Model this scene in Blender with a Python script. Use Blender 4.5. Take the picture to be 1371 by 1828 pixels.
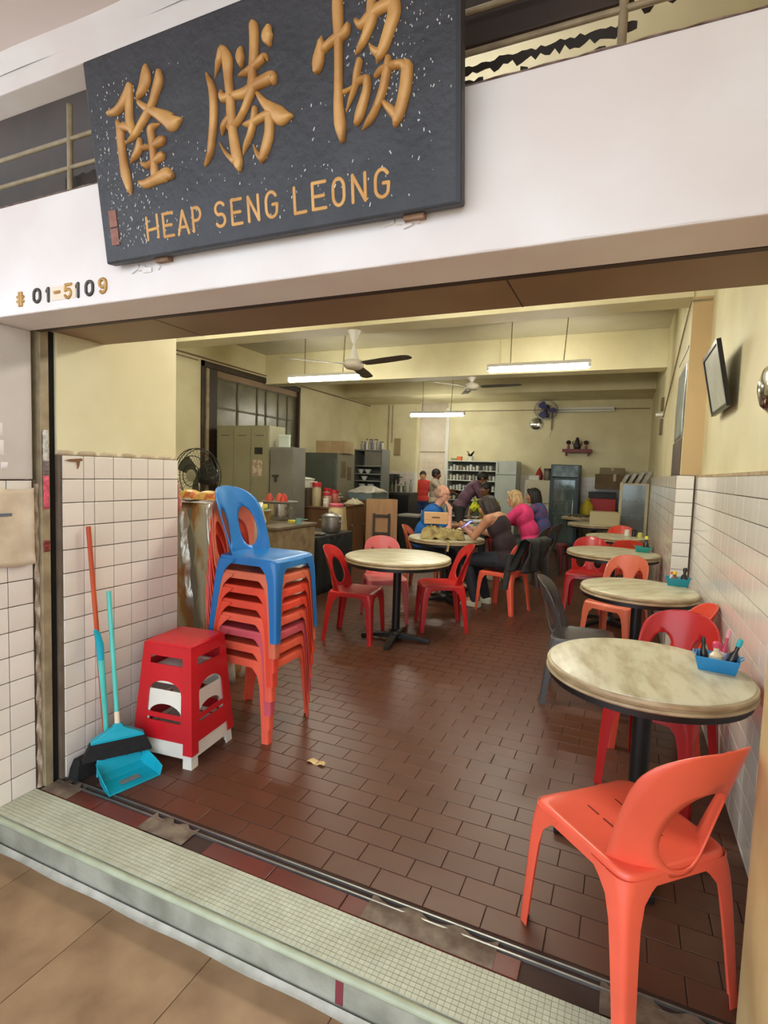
import bpy, math, random
from mathutils import Vector, Matrix
random.seed(11)
for _o in list(bpy.data.objects): bpy.data.objects.remove(_o)
SC = bpy.context.scene; COL = SC.collection
PI = math.pi
# ------------------------------------------------------------------ camera
F = 970.744; CAMZ = 1.48
CR = (Vector((0.9135, 0.40554, 0.03255)), Vector((0.05943, -0.05386, -0.99678)), Vector((-0.40248, 0.91249, -0.0733)))
cam = bpy.data.cameras.new('camera'); cam.sensor_fit = 'VERTICAL'; cam.sensor_height = 24.0
cam.lens = F / 1828 * 24.0; cam.clip_start = 0.02; cam.clip_end = 200
co = bpy.data.objects.new('camera', cam); COL.objects.link(co)
m = Matrix.Identity(4)
for i in range(3):
    m[i][0] = CR[0][i]; m[i][1] = -CR[1][i]; m[i][2] = -CR[2][i]
m[2][3] = CAMZ
co.matrix_world = m; SC.camera = co
# ------------------------------------------------------------------ world, exposure
w = bpy.data.worlds.new('world'); SC.world = w; w.use_nodes = True
bg = w.node_tree.nodes['Background']; bg.inputs[0].default_value = (0.90, 1.0, 1.12, 1); bg.inputs[1].default_value = 3.7
SC.view_settings.view_transform = 'Standard'; SC.view_settings.look = 'None'
SC.view_settings.exposure = 0.0; SC.view_settings.gamma = 1.0; SC.view_settings.use_curve_mapping = False
LAMP = 76.0      # radiance of the fluorescent tubes

# ------------------------------------------------------------------ helpers
def ray(x, y):
    a, b = (x - 685.5) / F, (y - 914) / F
    return CR[0] * a + CR[1] * b + CR[2]
def onz(x, y, z=0): d = ray(x, y); return Vector((0, 0, CAMZ)) + d * ((z - CAMZ) / d.z)
def onx(x, y, X): d = ray(x, y); return Vector((0, 0, CAMZ)) + d * (X / d.x)
def ony(x, y, Y): d = ray(x, y); return Vector((0, 0, CAMZ)) + d * (Y / d.y)
def lin(c):
    r = []
    for v in c[:3]:
        v /= 255.0
        r.append(v / 12.92 if v <= .04045 else ((v + .055) / 1.055) ** 2.4)
    return (*r, 1)
MATS = {}
def mat(name, c, rough=.5, c2=None, scale=6, metal=0, bump=0, bscale=None, spec=.5, emit=None, detail=4, trans=0, stretch=None, lo=.35, hi=.65, rnd=0, coat=0):
    """principled material, colour mottled between c and c2 by noise in object space"""
    if name in MATS: return MATS[name]
    M = bpy.data.materials.new(name); M.use_nodes = True; nt = M.node_tree; N = nt.nodes; L = nt.links
    b = N['Principled BSDF']; b.inputs['Roughness'].default_value = rough; b.inputs['Metallic'].default_value = metal
    b.inputs['Specular IOR Level'].default_value = spec; b.inputs['Coat Weight'].default_value = coat
    b.inputs['Base Color'].default_value = lin(c)
    tc = N.new('ShaderNodeTexCoord'); vec = tc.outputs['Object']
    if stretch:
        mp = N.new('ShaderNodeMapping'); mp.inputs['Scale'].default_value = stretch; L.new(vec, mp.inputs[0]); vec = mp.outputs[0]
    col = None
    if c2:
        nz = N.new('ShaderNodeTexNoise'); nz.inputs['Scale'].default_value = scale; nz.inputs['Detail'].default_value = detail
        L.new(vec, nz.inputs['Vector'])
        r = N.new('ShaderNodeValToRGB'); r.color_ramp.elements[0].position = lo; r.color_ramp.elements[1].position = hi
        r.color_ramp.elements[0].color = lin(c); r.color_ramp.elements[1].color = lin(c2)
        L.new(nz.outputs['Fac'], r.inputs[0]); col = r.outputs[0]
    if rnd:
        oi = N.new('ShaderNodeObjectInfo'); ge = N.new('ShaderNodeNewGeometry')
        ad = N.new('ShaderNodeMath'); ad.operation = 'ADD'; L.new(oi.outputs['Random'], ad.inputs[0]); L.new(ge.outputs['Random Per Island'], ad.inputs[1])
        fr = N.new('ShaderNodeMath'); fr.operation = 'FRACT'; L.new(ad.outputs[0], fr.inputs[0])
        mr = N.new('ShaderNodeMapRange'); mr.inputs[3].default_value = 1 - rnd; mr.inputs[4].default_value = 1 + rnd; L.new(fr.outputs[0], mr.inputs[0])
        mx = N.new('ShaderNodeVectorMath'); mx.operation = 'SCALE'
        if col: L.new(col, mx.inputs[0])
        else: mx.inputs[0].default_value = lin(c)[:3]
        L.new(mr.outputs[0], mx.inputs['Scale']); col = mx.outputs[0]
    if col: L.new(col, b.inputs['Base Color'])
    if bump:
        nb = N.new('ShaderNodeTexNoise'); nb.inputs['Scale'].default_value = bscale or scale * 3; nb.inputs['Detail'].default_value = 3
        L.new(vec, nb.inputs['Vector'])
        bp = N.new('ShaderNodeBump'); bp.inputs['Strength'].default_value = bump; bp.inputs['Distance'].default_value = .01
        L.new(nb.outputs['Fac'], bp.inputs['Height']); L.new(bp.outputs[0], b.inputs['Normal'])
    if emit:
        b.inputs['Emission Color'].default_value = (*emit[0], 1); b.inputs['Emission Strength'].default_value = emit[1]
    if trans: b.inputs['Transmission Weight'].default_value = trans
    MATS[name] = M; return M

class MB:
    def __init__(s): s.v = []; s.f = []
    def add(s, vs, fs):
        o = len(s.v); s.v += [tuple(p) for p in vs]; s.f += [tuple(i + o for i in q) for q in fs]; return s
    def box(s, x0, y0, z0, x1, y1, z1):
        vs = [(x, y, z) for z in (z0, z1) for y in (y0, y1) for x in (x0, x1)]
        return s.add(vs, [(0, 2, 3, 1), (4, 5, 7, 6), (0, 1, 5, 4), (2, 6, 7, 3), (0, 4, 6, 2), (1, 3, 7, 5)])
    def obox(s, c, sz, R=None):
        c = Vector(c); vs = []
        for z in (-.5, .5):
            for y in (-.5, .5):
                for x in (-.5, .5):
                    p = Vector((x * sz[0], y * sz[1], z * sz[2])); vs.append(c + (R @ p if R else p))
        return s.add(vs, [(0, 2, 3, 1), (4, 5, 7, 6), (0, 1, 5, 4), (2, 6, 7, 3), (0, 4, 6, 2), (1, 3, 7, 5)])
    def bar(s, p0, p1, w, h, up=(0, 0, 1)):
        p0, p1 = Vector(p0), Vector(p1); d = p1 - p0; l = d.length; d.normalize(); u = Vector(up)
        if abs(d.dot(u)) > .98: u = Vector((0, 1, 0))
        sx = d.cross(u).normalized(); uz = sx.cross(d)
        R = Matrix((sx, d, uz)).transposed()
        return s.obox((p0 + p1) / 2, (w, l, h), R)
    def loft(s, rings, cap=True, closed=True):
        n = len(rings[0]); o = len(s.v)
        for r in rings: s.v += [tuple(p) for p in r]
        for i in range(len(rings) - 1):
            for j in range(n if closed else n - 1):
                k = (j + 1) % n
                s.f.append((o + i * n + j, o + i * n + k, o + (i + 1) * n + k, o + (i + 1) * n + j))
        if cap and closed:
            s.f.append(tuple(o + j for j in reversed(range(n)))); b = o + (len(rings) - 1) * n
            s.f.append(tuple(b + j for j in range(n)))
        return s
    def tube(s, pts, r, n=8, cap=True, flat=None):
        pts = [Vector(p) for p in pts]; rings = []; pu = None
        for i, p in enumerate(pts):
            d = (pts[min(i + 1, len(pts) - 1)] - pts[max(i - 1, 0)]).normalized()
            if pu is None:
                u = Vector((0, 0, 1)) if abs(d.z) < .9 else Vector((1, 0, 0))
            else: u = pu
            a = d.cross(u).normalized(); u = a.cross(d).normalized(); pu = u
            rr = r[i] if isinstance(r, (list, tuple)) else r
            rings.append([p + a * (rr * math.cos(2 * PI * j / n)) + u * (rr * (flat or 1) * math.sin(2 * PI * j / n)) for j in range(n)])
        return s.loft(rings, cap)
    def lathe(s, prof, n=24, c=(0, 0, 0), M=None):
        c = Vector(c); rings = []
        for r, z in prof:
            ring = []
            for j in range(n):
                p = Vector((max(r, 1e-4) * math.cos(2 * PI * j / n), max(r, 1e-4) * math.sin(2 * PI * j / n), z))
                ring.append(c + (M @ p if M else p))
            rings.append(ring)
        return s.loft(rings, True)
    def ball(s, c, r, n=12, k=8, M=None):
        c = Vector(c); r = (r, r, r) if not isinstance(r, (list, tuple)) else r; rings = []
        for i in range(1, k):
            t = PI * i / k; ring = []
            for j in range(n):
                p = Vector((r[0] * math.sin(t) * math.cos(2 * PI * j / n), r[1] * math.sin(t) * math.sin(2 * PI * j / n), -r[2] * math.cos(t)))
                ring.append(c + (M @ p if M else p))
            rings.append(ring)
        o = len(s.v); s.loft(rings, False)
        b = Vector((0, 0, -r[2])); t = Vector((0, 0, r[2]))
        if M: b = M @ b; t = M @ t
        ib = len(s.v); s.v += [tuple(c + b), tuple(c + t)]; e = o + (k - 2) * n
        for j in range(n):
            q = (j + 1) % n; s.f.append((o + q, o + j, ib)); s.f.append((e + j, e + q, ib + 1))
        return s
    def cap(s, p0, r0, p1, r1, n=10):
        """capsule limb: two balls and the cone between them"""
        p0, p1 = Vector(p0), Vector(p1)
        s.ball(p0, r0, n, 6); s.ball(p1, r1, n, 6)
        if (p1 - p0).length > 1e-4: s.tube([p0, p1], [r0, r1], n)
        return s
    def prism(s, poly, h0, h1, fn):
        """poly of (a,b) extruded from h0 to h1; fn(a,b,h)->xyz"""
        return s.loft([[fn(a, b, h) for a, b in poly] for h in (h0, h1)], True)
    def grid(s, fn, nu, nv):
        o = len(s.v)
        for i in range(nu + 1):
            for j in range(nv + 1): s.v.append(tuple(fn(i / nu, j / nv)))
        for i in range(nu):
            for j in range(nv):
                a = o + i * (nv + 1) + j; s.f.append((a, a + nv + 1, a + nv + 2, a + 1))
        return s
    def mesh(s, name, smooth=0):
        me = bpy.data.meshes.new(name); me.from_pydata(s.v, [], s.f); me.validate(); me.update()
        if smooth:
            me.polygons.foreach_set('use_smooth', [True] * len(me.polygons))
            if smooth < 3: me.set_sharp_from_angle(angle=smooth)
        return me
    def build(s, name, mt, parent=None, smooth=0, bevel=0, loc=None, rz=0, solid=0, kind=None, label=None):
        me = s.mesh(name, smooth); me.materials.append(mt)
        return obj(name, me, parent, bevel, loc, rz, solid, kind, label)
def obj(name, me, parent=None, bevel=0, loc=None, rz=0, solid=0, kind=None, label=None, mt=None):
    o = bpy.data.objects.new(name, me); COL.objects.link(o)
    if parent: o.parent = parent
    if loc: o.location = loc
    o.rotation_euler = (0, 0, rz)
    if mt:
        o.material_slots[0].link = 'OBJECT'; o.material_slots[0].material = mt
    if solid:
        md = o.modifiers.new('thick', 'SOLIDIFY'); md.thickness = solid; md.offset = 0
    if bevel:
        md = o.modifiers.new('bevel', 'BEVEL'); md.width = bevel; md.segments = 2; md.limit_method = 'ANGLE'
    if kind: o['kind'] = kind
    if label: o['label'] = label
    return o
def thing(name, label, cat, loc=(0, 0, 0), rz=0, group=None, tilt=None):
    o = bpy.data.objects.new(name, None); COL.objects.link(o); o.location = loc; o.rotation_euler = (0, 0, rz) if not tilt else (tilt[0], tilt[1], rz)
    o.empty_display_size = .1
    o['label'] = label; o['category'] = cat
    if group: o['group'] = group
    return o
def tag(o, label, cat, group=None):
    o['label'] = label; o['category'] = cat
    if group: o['group'] = group
    return o
def dup(root, loc, rz, label=None, group=None):
    r = root.copy(); COL.objects.link(r); r.location = loc; r.rotation_euler = (0, 0, rz)
    if label: r['label'] = label
    if group: r['group'] = group
    for ch in list(root.children):
        c = ch.copy(); COL.objects.link(c); c.parent = r
        for g in list(ch.children):
            d = g.copy(); COL.objects.link(d); d.parent = c
    return r
def B(*a): return MB().box(*a)
def struct(name, mb, mt, bevel=0, parent=None, smooth=0):
    return mb.build(name, mt, parent, smooth, bevel, kind='structure')
def rowspan(mb, rows, spans, fn):
    """surface built of rows; spans(t) lists the solid stretches at height t"""
    e = 1e-5
    for a, b in zip(rows, rows[1:]):
        if b - a < 2 * e: continue
        A, Bq = spans(a + e), spans(b - e)
        if len(A) != len(Bq): continue
        for (l0, r0), (l1, r1) in zip(A, Bq):
            n = 3
            vs = [fn(l0 + (r0 - l0) * i / n, a) for i in range(n + 1)] + [fn(l1 + (r1 - l1) * i / n, b) for i in range(n + 1)]
            mb.add(vs, [(i, i + 1, n + 2 + i, n + 1 + i) for i in range(n)])
    return mb
def weld(o, d=1e-4):
    md = o.modifiers.new('weld', 'WELD'); md.merge_threshold = d
    # thickness has to come after welding
    o.modifiers.move(len(o.modifiers) - 1, 0); return o

# ------------------------------------------------------------------ materials
M_white = mat('white_paint', (232, 227, 223), .6, (224, 214, 208), 2.5, bump=.08, bscale=9)
M_grey = mat('grey_paint', (205, 197, 188), .6, (193, 184, 174), 3, bump=.15, bscale=8)
M_cream = mat('cream_wall', (224, 216, 178), .62, (208, 197, 156), 1.6, detail=6, bump=.06, bscale=7)
M_tan = mat('tan_wall', (203, 175, 128), .6, (194, 166, 121), 2)
M_ceil = mat('ceiling_paint', (206, 200, 176), .7, (192, 185, 158), 1.2)
M_tile = mat('white_tile', (228, 220, 208), .22, (216, 203, 190), 2.2, rnd=.04, detail=5)
M_tile_r = mat('glossy_wall_tile', (236, 231, 220), .16, (222, 214, 200), 1.8, rnd=.02, detail=5)
M_grout = mat('dark_grout', (112, 96, 78), .8, (92, 76, 60), 8)
M_floor = mat('red_quarry_tile', (94, 56, 38), .36, (82, 48, 32), 1.6, rnd=.06, bump=.03, bscale=12)
M_fgrout = mat('floor_grout', (56, 36, 26), .8)
M_corr = mat('corridor_tile', (154, 124, 92), .55, (124, 96, 68), 5, detail=8, rnd=.03, bump=.05)
M_conc = mat('step_concrete', (152, 150, 134), .85, (118, 116, 101), 7, detail=8, bump=.25, bscale=30)
M_mosaic = mat('step_mosaic', (184, 186, 164), .6, (168, 168, 144), 5, rnd=.06)
M_brown = mat('brown_paint', (140, 114, 84), .5, (128, 103, 76), 3)
M_dkbrown = mat('dark_brown_wood', (62, 45, 34), .6, (48, 34, 26), 4)
M_frame = mat('tan_metal', (164, 148, 116), .5, (138, 122, 96), 14, metal=.2)
M_black = mat('black_metal', (22, 20, 20), .4)
M_steel = mat('steel', (190, 190, 186), .25, metal=1)
M_alu = mat('aluminium', (176, 176, 172), .38, (150, 150, 146), 9, metal=.9)
M_chrome = mat('chrome', (215, 215, 212), .12, metal=1)
M_glass = mat('glass', (225, 235, 232), .05, trans=1)
M_wplast = mat('white_plastic', (228, 226, 218), .4)
M_dark = mat('dark_grey_plastic', (58, 55, 54), .42)
M_lamp = mat('tube_glow', (255, 255, 245), .4, emit=((1.0, .97, .84), LAMP))
def plastic(name, c, r=.36): return mat(name, c, r, tuple(int(v * .9) for v in c), 3, bump=.02, bscale=25, coat=.1)
P_orange = plastic('orange_plastic', (238, 98, 72)); P_red = plastic('red_plastic', (196, 30, 30)); P_pink = plastic('pink_plastic', (222, 110, 112))
P_blue = plastic('blue_plastic', (22, 112, 180)); P_salmon = plastic('salmon_plastic', (218, 108, 78)); P_grey = plastic('grey_plastic', (82, 76, 74))
P_oran2 = plastic('red_orange_plastic', (228, 72, 48)); P_stool = plastic('crimson_plastic', (202, 22, 34)); P_white = plastic('ivory_plastic', (232, 226, 212))
P_teal = plastic('teal_plastic', (82, 196, 184)); P_cyan = plastic('cyan_plastic', (18, 168, 190)); P_dred = plastic('dark_red_plastic', (120, 22, 34))
P_vpink = plastic('rose_plastic', (205, 84, 96))

# ================================================================== STRUCTURE
XL, XR, XRP, XW, YB, ZC = -2.31, .505, .37, -5.85, 12.25, 3.44
# ---- shop floor: slab plus quarry tiles in running bond, 200 x 103 mm
struct('floor', B(XW - .2, 1.54, -.2, 1.2, YB + 2.2, -.004), M_fgrout)
floor = bpy.data.objects['floor']
TW, TP = .2, .103
tile_me = MB().box(-TW / 2 + .0015, -TP / 2 + .0015, -.012, TW / 2 - .0015, TP / 2 - .0015, 0).mesh('floor_tile'); tile_me.materials.append(M_floor)
spots = []; cuts = []
r = 0; y = 1.68 + TP / 2
while y < YB:
    x = XW + (TW / 2 if r % 2 else 0)
    while x < XR + .12:
        if not (x + TW / 2 > XR + .01) and not (x < XL + .1 and y < 2.45): spots.append((x, y))
        if x + TW / 2 > XR + .01 and x - TW / 2 < XR - .02: cuts.append((x - TW / 2, y))
        x += TW
    y += TP; r += 1
def infront(x, y):
    q = Vector((x, y, -CAMZ)); d = q.dot(CR[2])
    if d <= .2: return False
    u, v = q.dot(CR[0]) / d * F + 685.5, q.dot(CR[1]) / d * F + 914
    return -20 < u < 1391 and v < 1850
near = sorted([s for s in spots if infront(*s)], key=lambda s: s[0] ** 2 + s[1] ** 2)[:300]
ns = set(near); rest = MB()
for s in spots:
    if s in ns:
        o = obj('floor_tile', tile_me, floor, .0015); o.location = (s[0], s[1], random.uniform(-.0006, .0006))
    else: rest.box(s[0] - TW / 2 + .002, s[1] - TP / 2 + .002, -.012, s[0] + TW / 2 - .002, s[1] + TP / 2 - .002, 0)
for (x0, y) in cuts: rest.box(x0 + .0015, y - TP / 2 + .0015, -.012, XR + .01, y + TP / 2 - .0015, 0)
rest.build('floor_tiling', M_floor, floor, kind='stuff')
# ---- threshold strip, shutter track
ts = struct('trim_1', B(-2.34, 1.54, -.1, .36, 1.68, -.006), M_fgrout)
k = 0
while -2.3 + k * .3 < .3:
    if k not in (2, 7): MB().box(-2.3 + k * .3, 1.545, -.012, -2.3 + k * .3 + .296, 1.618, .001).build('sill_tile', mat('sill_red', (106, 48, 36), .3, (88, 40, 31), 4), ts, bevel=.002)
    k += 1
MB().box(-2.33, 1.622, -.02, .36, 1.628, .006).box(-2.33, 1.652, -.02, .36, 1.658, .006).build('shutter_track', M_alu, ts)
for (x0, x1) in ((-1.74, -1.5), (-.72, -.28), (-2.33, -2.16), (.02, .36)):
    g = MB(); n = 10
    g.grid(lambda a, b: (x0 + (x1 - x0) * a, 1.545 + .115 * b * (1 - .3 * math.sin(a * 9) ** 2), .003 + .006 * math.sin(a * PI) * math.sin(b * PI)), n, 4)
    g.build('mortar_patch', mat('dirty_mortar', (124, 110, 92), .85, (84, 66, 52), 14, detail=8, bump=.4, bscale=40), ts, smooth=3)
# ---- step with ribbed mosaic
step = struct('step', B(-2.6, 1.345, -.32, .36, 1.54, -.004), M_conc, .006)
MB().tube([(-2.6, 1.343, -.011), (.36, 1.343, -.011)], .0125, 10).build('step_nosing', mat('nosing_green', (166, 172, 146), .5, (150, 154, 128), 9), step, smooth=1)
mo_me = MB().box(-.0087, -.0072, -.006, .0087, .0072, .002).mesh('mosaic_tile'); mo_me.materials.append(M_mosaic)
ms = [(-2.345 + .0183 * i, 1.366 + .0166 * j) for i in range(147) for j in range(11)]
msn = sorted([s for s in ms if infront(*s)], key=lambda s: s[0] ** 2 + s[1] ** 2)[:300]; mset = set(msn); rest = MB()
for s in ms:
    if s in mset: obj('mosaic_tile', mo_me, step).location = (s[0], s[1], 0)
    else: rest.box(s[0] - .0087, s[1] - .0072, -.006, s[0] + .0087, s[1] + .0072, .002)
rest.build('mosaic_tiling', M_mosaic, step, kind='stuff')
MB().grid(lambda a, b: (-2.45 + 2.8 * a, 1.335 - .022 * b - .003 * math.sin(a * 40) * b, -.1195 + .014 * (1 - b) ** 2), 60, 3).build('mortar_skirt', mat('pale_mortar', (178, 174, 162), .9, (150, 146, 132), 12), step, smooth=3)
MB().box(-.70, 1.3425, -.105, -.675, 1.346, -.03).build('paint_smear', mat('maroon_paint', (116, 44, 50), .6), step)
# ---- corridor floor and outside ground
cf = struct('corridor_floor', B(-6, -2.6, -.3, 6, 1.36, -.124), mat('corridor_grout', (112, 86, 64), .8))
ct_me = MB().box(-.2235, -.2235, -.01, .2235, .2235, 0).mesh('corridor_tile'); ct_me.materials.append(M_corr)
for i in range(-6, 6):
    for j in range(-4, 3):
        o = obj('corridor_tile', ct_me, cf, .002); o.location = (i * .45 - .02, j * .45 + .21, -.12)
struct('outside_ground', B(-40, -45, -.5, 40, -2.6, -.14), mat('pavement', (180, 176, 168), .9, (165, 160, 152), 1))
# ---- wall tiles
def tiles(parent, us, rows, place, mt, gap=.0021, thick=.008, limit=300, ugap=None):
    """us: list of (u0,u1) columns, rows: (z0,z1); place(u,z) returns matrix; boxes share mesh data by size"""
    cache = {}; n = 0; rest = MB()
    for (u0, u1) in us:
        for (z0, z1) in rows:
            key = (round(u1 - u0, 3), round(z1 - z0, 3))
            Mx = place((u0 + u1) / 2, (z0 + z1) / 2)
            hx, hz = (u1 - u0) / 2 - (ugap or gap), (z1 - z0) / 2 - gap
            if n < limit:
                if key not in cache:
                    cache[key] = MB().box(-hx, -thick / 2, -hz, hx, thick / 2, hz).mesh('wall_tile'); cache[key].materials.append(mt)
                o = obj('wall_tile', cache[key], parent, .0012); o.matrix_local = Mx @ Matrix.Translation((0, random.uniform(-.0006, .0006), 0)); n += 1
            else:
                q = MB().box(-hx, -thick / 2, -hz, hx, thick / 2, hz); rest.add([Mx @ Vector(v) for v in q.v], q.f)
    if rest.v: rest.build('wall_tiling', mt, parent, kind='stuff')
def faceX(X, sgn):   # tile lying on a plane X = const, u runs along world Y
    return lambda u, z: Matrix.Translation((X, u, z)) @ Matrix.Rotation(PI / 2 * sgn, 4, 'Z')
def faceY(Y): return lambda u, z: Matrix.Translation((u, Y, z))
ROWS = [(1.509 - .108 * (i + 1), 1.509 - .108 * i) for i in range(13)] + [(.0, .105)]
# left partition: tiled below, plastered above
wl = struct('wall_left', B(XL - .22, 1.64, 0, XL - .012, 2.345, 1.509), M_grout)
cols = [(1.655, 1.7583), (1.7583, 1.8155)] + [(1.8155 + .106 * i, 1.8155 + .106 * (i + 1)) for i in range(5)]
tiles(wl, cols, ROWS, faceX(XL - .008, 1), M_tile)
pu = MB().box(XL - .22, 1.64, 1.512, XL - .02, 2.345, 2.37); pu.build('plaster', M_cream, wl, bevel=.004)
MB().grid(lambda a, b: (XL - .022 + .02 * (.5 + .5 * math.sin(a * 37)) * math.sin(b * PI), 1.64 + .70 * a, 1.503 + .03 * b), 40, 4).build('plaster_lip', mat('old_mortar', (168, 148, 116), .8, (196, 178, 150), 20), wl, smooth=3)
MB().prism([(1.665, 1.487), (1.69, 1.492), (1.745, 1.497), (1.752, 1.489), (1.737, 1.483), (1.733, 1.462), (1.726, 1.448), (1.722, 1.48), (1.69, 1.481)], XL - .004, XL + .001, lambda a, b, h: (h, a, b)).build('broken_tile_edge', mat('brown_scar', (120, 84, 52), .9), wl)
# left pier outside the shutter
pl = struct('wall_pier_left', B(-3.2, .2, -.2, -2.362, 1.565, 1.395), M_grout)
PROWS = [(1.395 - .108 * (i + 1), 1.395 - .108 * i) for i in range(12)] + [(0, .098)]
tiles(pl, [(1.542 - .108 * (i + 1), 1.542 - .108 * i) for i in range(4)], PROWS, faceX(-2.358, 1), M_tile)
MB().box(-3.2, .2, 1.398, -2.35, 1.545, 2.03).build('plaster', M_grey, pl, bevel=.006)
MB().grid(lambda a, b: (-2.357 + .012 * abs(math.sin(a * 31 + b * 2)), 1.545 + .02 * b, .0 + 1.38 * a), 50, 3).build('mortar_edge', mat('rough_mortar', (196, 176, 156), .9, (150, 128, 106), 22), pl, smooth=3)
for (y0, z0, h) in ((1.395, 1.50, .06), (1.41, 1.44, .03), (1.39, 1.58, .05)):
    MB().grid(lambda a, b: (-2.349 + .006 * math.sin(a * PI) * math.sin(b * PI), y0 + .03 * b, z0 + h * a), 6, 4).build('filler_patch', M_white, pl, smooth=3)
jl = struct('trim_2', B(-2.40, 1.567, 0, -2.33, 1.606, 2.045), M_frame, .003)
MB().box(-2.40, 1.606, 0, -2.345, 1.64, 2.045).build('shutter_groove', mat('groove_black', (20, 14, 10), .9), jl)
# right pier and right wall
struct('wall_pier_right', B(.362, .2, -.2, 1.6, 1.67, 3.4), mat('yellowed_paint', (206, 180, 128), .6, (190, 160, 108), 5), .006)
wr = struct('wall_right', B(XR + .012, 1.67, 0, XR + .3, 4.95, 1.53), M_grout)
RR_ = [(1.53 - .108 * (i + 1), 1.53 - .108 * i) for i in range(14)] + [(0, .018)]
tiles(wr, [(1.70 + .108 * i, 1.70 + .108 * (i + 1)) for i in range(30)], RR_, faceX(XR + .008, -1), M_tile_r, gap=.0021, ugap=.0006)
MB().box(XR + .04, 1.67, 1.533, XR + .3, 4.99, ZC).build('plaster', M_cream, wr)
MB().box(XR + .0, 1.67, 1.518, XR + .045, 4.95, 1.534).build('tile_cap', mat('mottled_cap', (186, 166, 128), .7, (150, 126, 92), 9), wr)  # cap strip mottled between tan and brown
wr2 = struct('wall_right_inner', B(XRP + .012, 4.95, 0, XR + .3, YB, 1.53), M_grout)
tiles(wr2, [(XRP + .002, XRP + .128)], [(1.53 - .108 * (i + 1), 1.53 - .108 * i) for i in range(14)], faceY(4.943), M_tile_r)
tiles(wr2, [(4.95 + .108 * i, 4.95 + .108 * (i + 1)) for i in range(67)], [(1.53 - .108 * (i + 1), 1.53 - .108 * i) for i in range(14)], faceX(XRP + .008, -1), M_tile_r, gap=.0021, ugap=.0006, limit=210)
MB().box(XRP + .035, 4.99, 1.533, XR + .3, YB, ZC).build('plaster', M_cream, wr2)
MB().box(XRP + .033, 4.982, 1.533, XR + .04, 4.989, 2.93).build('pilaster_face', M_tan, wr2)
# left main wall with the window hole, back wall with the doorway
W0, W1, WZ0, WZ1 = 6.37, 9.05, .95, 3.05
wm = struct('wall_left_main', MB().box(XW - .2, 2.1, 0, XW, W0, ZC).box(XW - .2, W1, 0, XW, YB, ZC).box(XW - .2, W0, WZ1, XW, W1, ZC).box(XW - .2, W0, 0, XW, W1, WZ0), M_cream)
struct('wall_left_front', B(XW - .2, 2.1, 0, XL - .22, 2.3, 3.4), M_cream)
D0, D1 = -4.62, -3.86
wb = struct('wall_back', MB().box(XW - .2, YB, 0, D0, YB + .2, ZC).box(D1, YB, 0, .6, YB + .2, ZC).box(D0, YB, 3.35, D1, YB + .2, ZC), M_cream)
BR = [(1.51 - .108 * (i + 1), 1.51 - .108 * i) for i in range(6)]
tiles(wb, [(XW + .108 * i, XW + .108 * (i + 1)) for i in range(11)], BR, faceY(YB - .003), M_tile)
tiles(wb, [(D1 + .1 + .108 * i, D1 + .1 + .108 * (i + 1)) for i in range(38)], BR, faceY(YB - .003), M_tile)
MB().box(D0 - .02, YB - .03, 0, D0 + .03, YB + .03, 1.5).build('corner_guard', M_wplast, wb)
MB().box(D1 - .03, YB - .03, 0, D1 + .05, YB + .03, 3.0).build('door_post', M_wplast, wb)
wk = struct('wall_kitchen', MB().box(D0 - 1.2, YB + 1.9, 0, D1 + 2.1, YB + 2.1, ZC).box(D0 - .9, YB + .2, 0, D0 - .6, YB + 1.9, ZC).box(D1 + 1.9, YB + .2, 0, D1 + 2.1, YB + 1.9, ZC), mat('kitchen_white', (226, 219, 208), .5, (212, 204, 192), 2))
tiles(wk, [(D0 - .5 + .15 * i, D0 - .5 + .15 * (i + 1)) for i in range(11)], [(1.9 - .15 * (i + 1), 1.9 - .15 * i) for i in range(9)], faceY(YB + 1.896), M_tile)
MB().box(D0 - .6, YB + 1.88, 2.06, D1 + .6, YB + 1.9, 2.075).build('tile_border', M_brown, wk)
# ceiling and beams
struct('ceiling', B(XW - .2, 1.545, ZC, .85, YB + 2.2, ZC + .15), M_ceil)
for nm, y0, y1, z0 in (('beam_1', 4.97, 5.27, 2.93), ('beam_2', 7.95, 8.25, 2.94), ('beam_3', 10.95, YB, 3.12)):
    struct(nm, B(XW, y0, z0, XRP + .035, y1, ZC), M_cream, .004)
struct('column_left', B(XW, 7.95, 0, XW + .12, 8.25, 2.94), M_cream, .004) if False else None
# ---- shop front head: lintel, vent gap, upper beam, shutter box
lt = struct('lintel', B(-6, 1.362, 2.03, 6, 1.545, 2.436), M_white, .005)
MB().grid(lambda a, b: (-6 + 12 * a, 1.364 - .003 * abs(math.sin(a * 170)) , 2.034 + .012 * b), 240, 2).build('chipped_edge', M_white, lt, smooth=3)
MB().grid(lambda a, b: (-2.4 + 3.2 * a, 1.362 + .05 * b, 2.4365 + .004 * abs(math.sin(a * 90 + b))), 120, 2).build('lintel_top_edge', mat('peeling_rim', (206, 188, 180), .8, (150, 120, 112), 30), lt, smooth=3)
struct('upper_beam', B(-6, 1.36, 2.84, 6, 1.46, 3.2), M_white, .004)
MB().grid(lambda a, b: (-4 + 8 * a, 1.36 - .03 * math.sin(b * PI * .5) - .004 * math.sin(a * 60), 2.905 + .05 * b), 80, 4).build('cornice', M_white, bpy.data.objects['upper_beam'], smooth=3)
struct('corridor_ceiling', B(-6, -.9, 2.955, 6, 1.36, 3.2), mat('corridor_ceiling_paint', (232, 218, 212), .7, (224, 208, 200), 1.5))
bx = struct('shutter_box', B(XL - .02, 1.575, 2.045, .6, 1.885, 2.36), M_brown, .003)
MB().box(-1.72, 1.576, 2.0442, -1.716, 1.884, 2.0455).box(-.35, 1.576, 2.0442, -.346, 1.884, 2.0455).build('panel_joint', M_dkbrown, bx)
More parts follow.
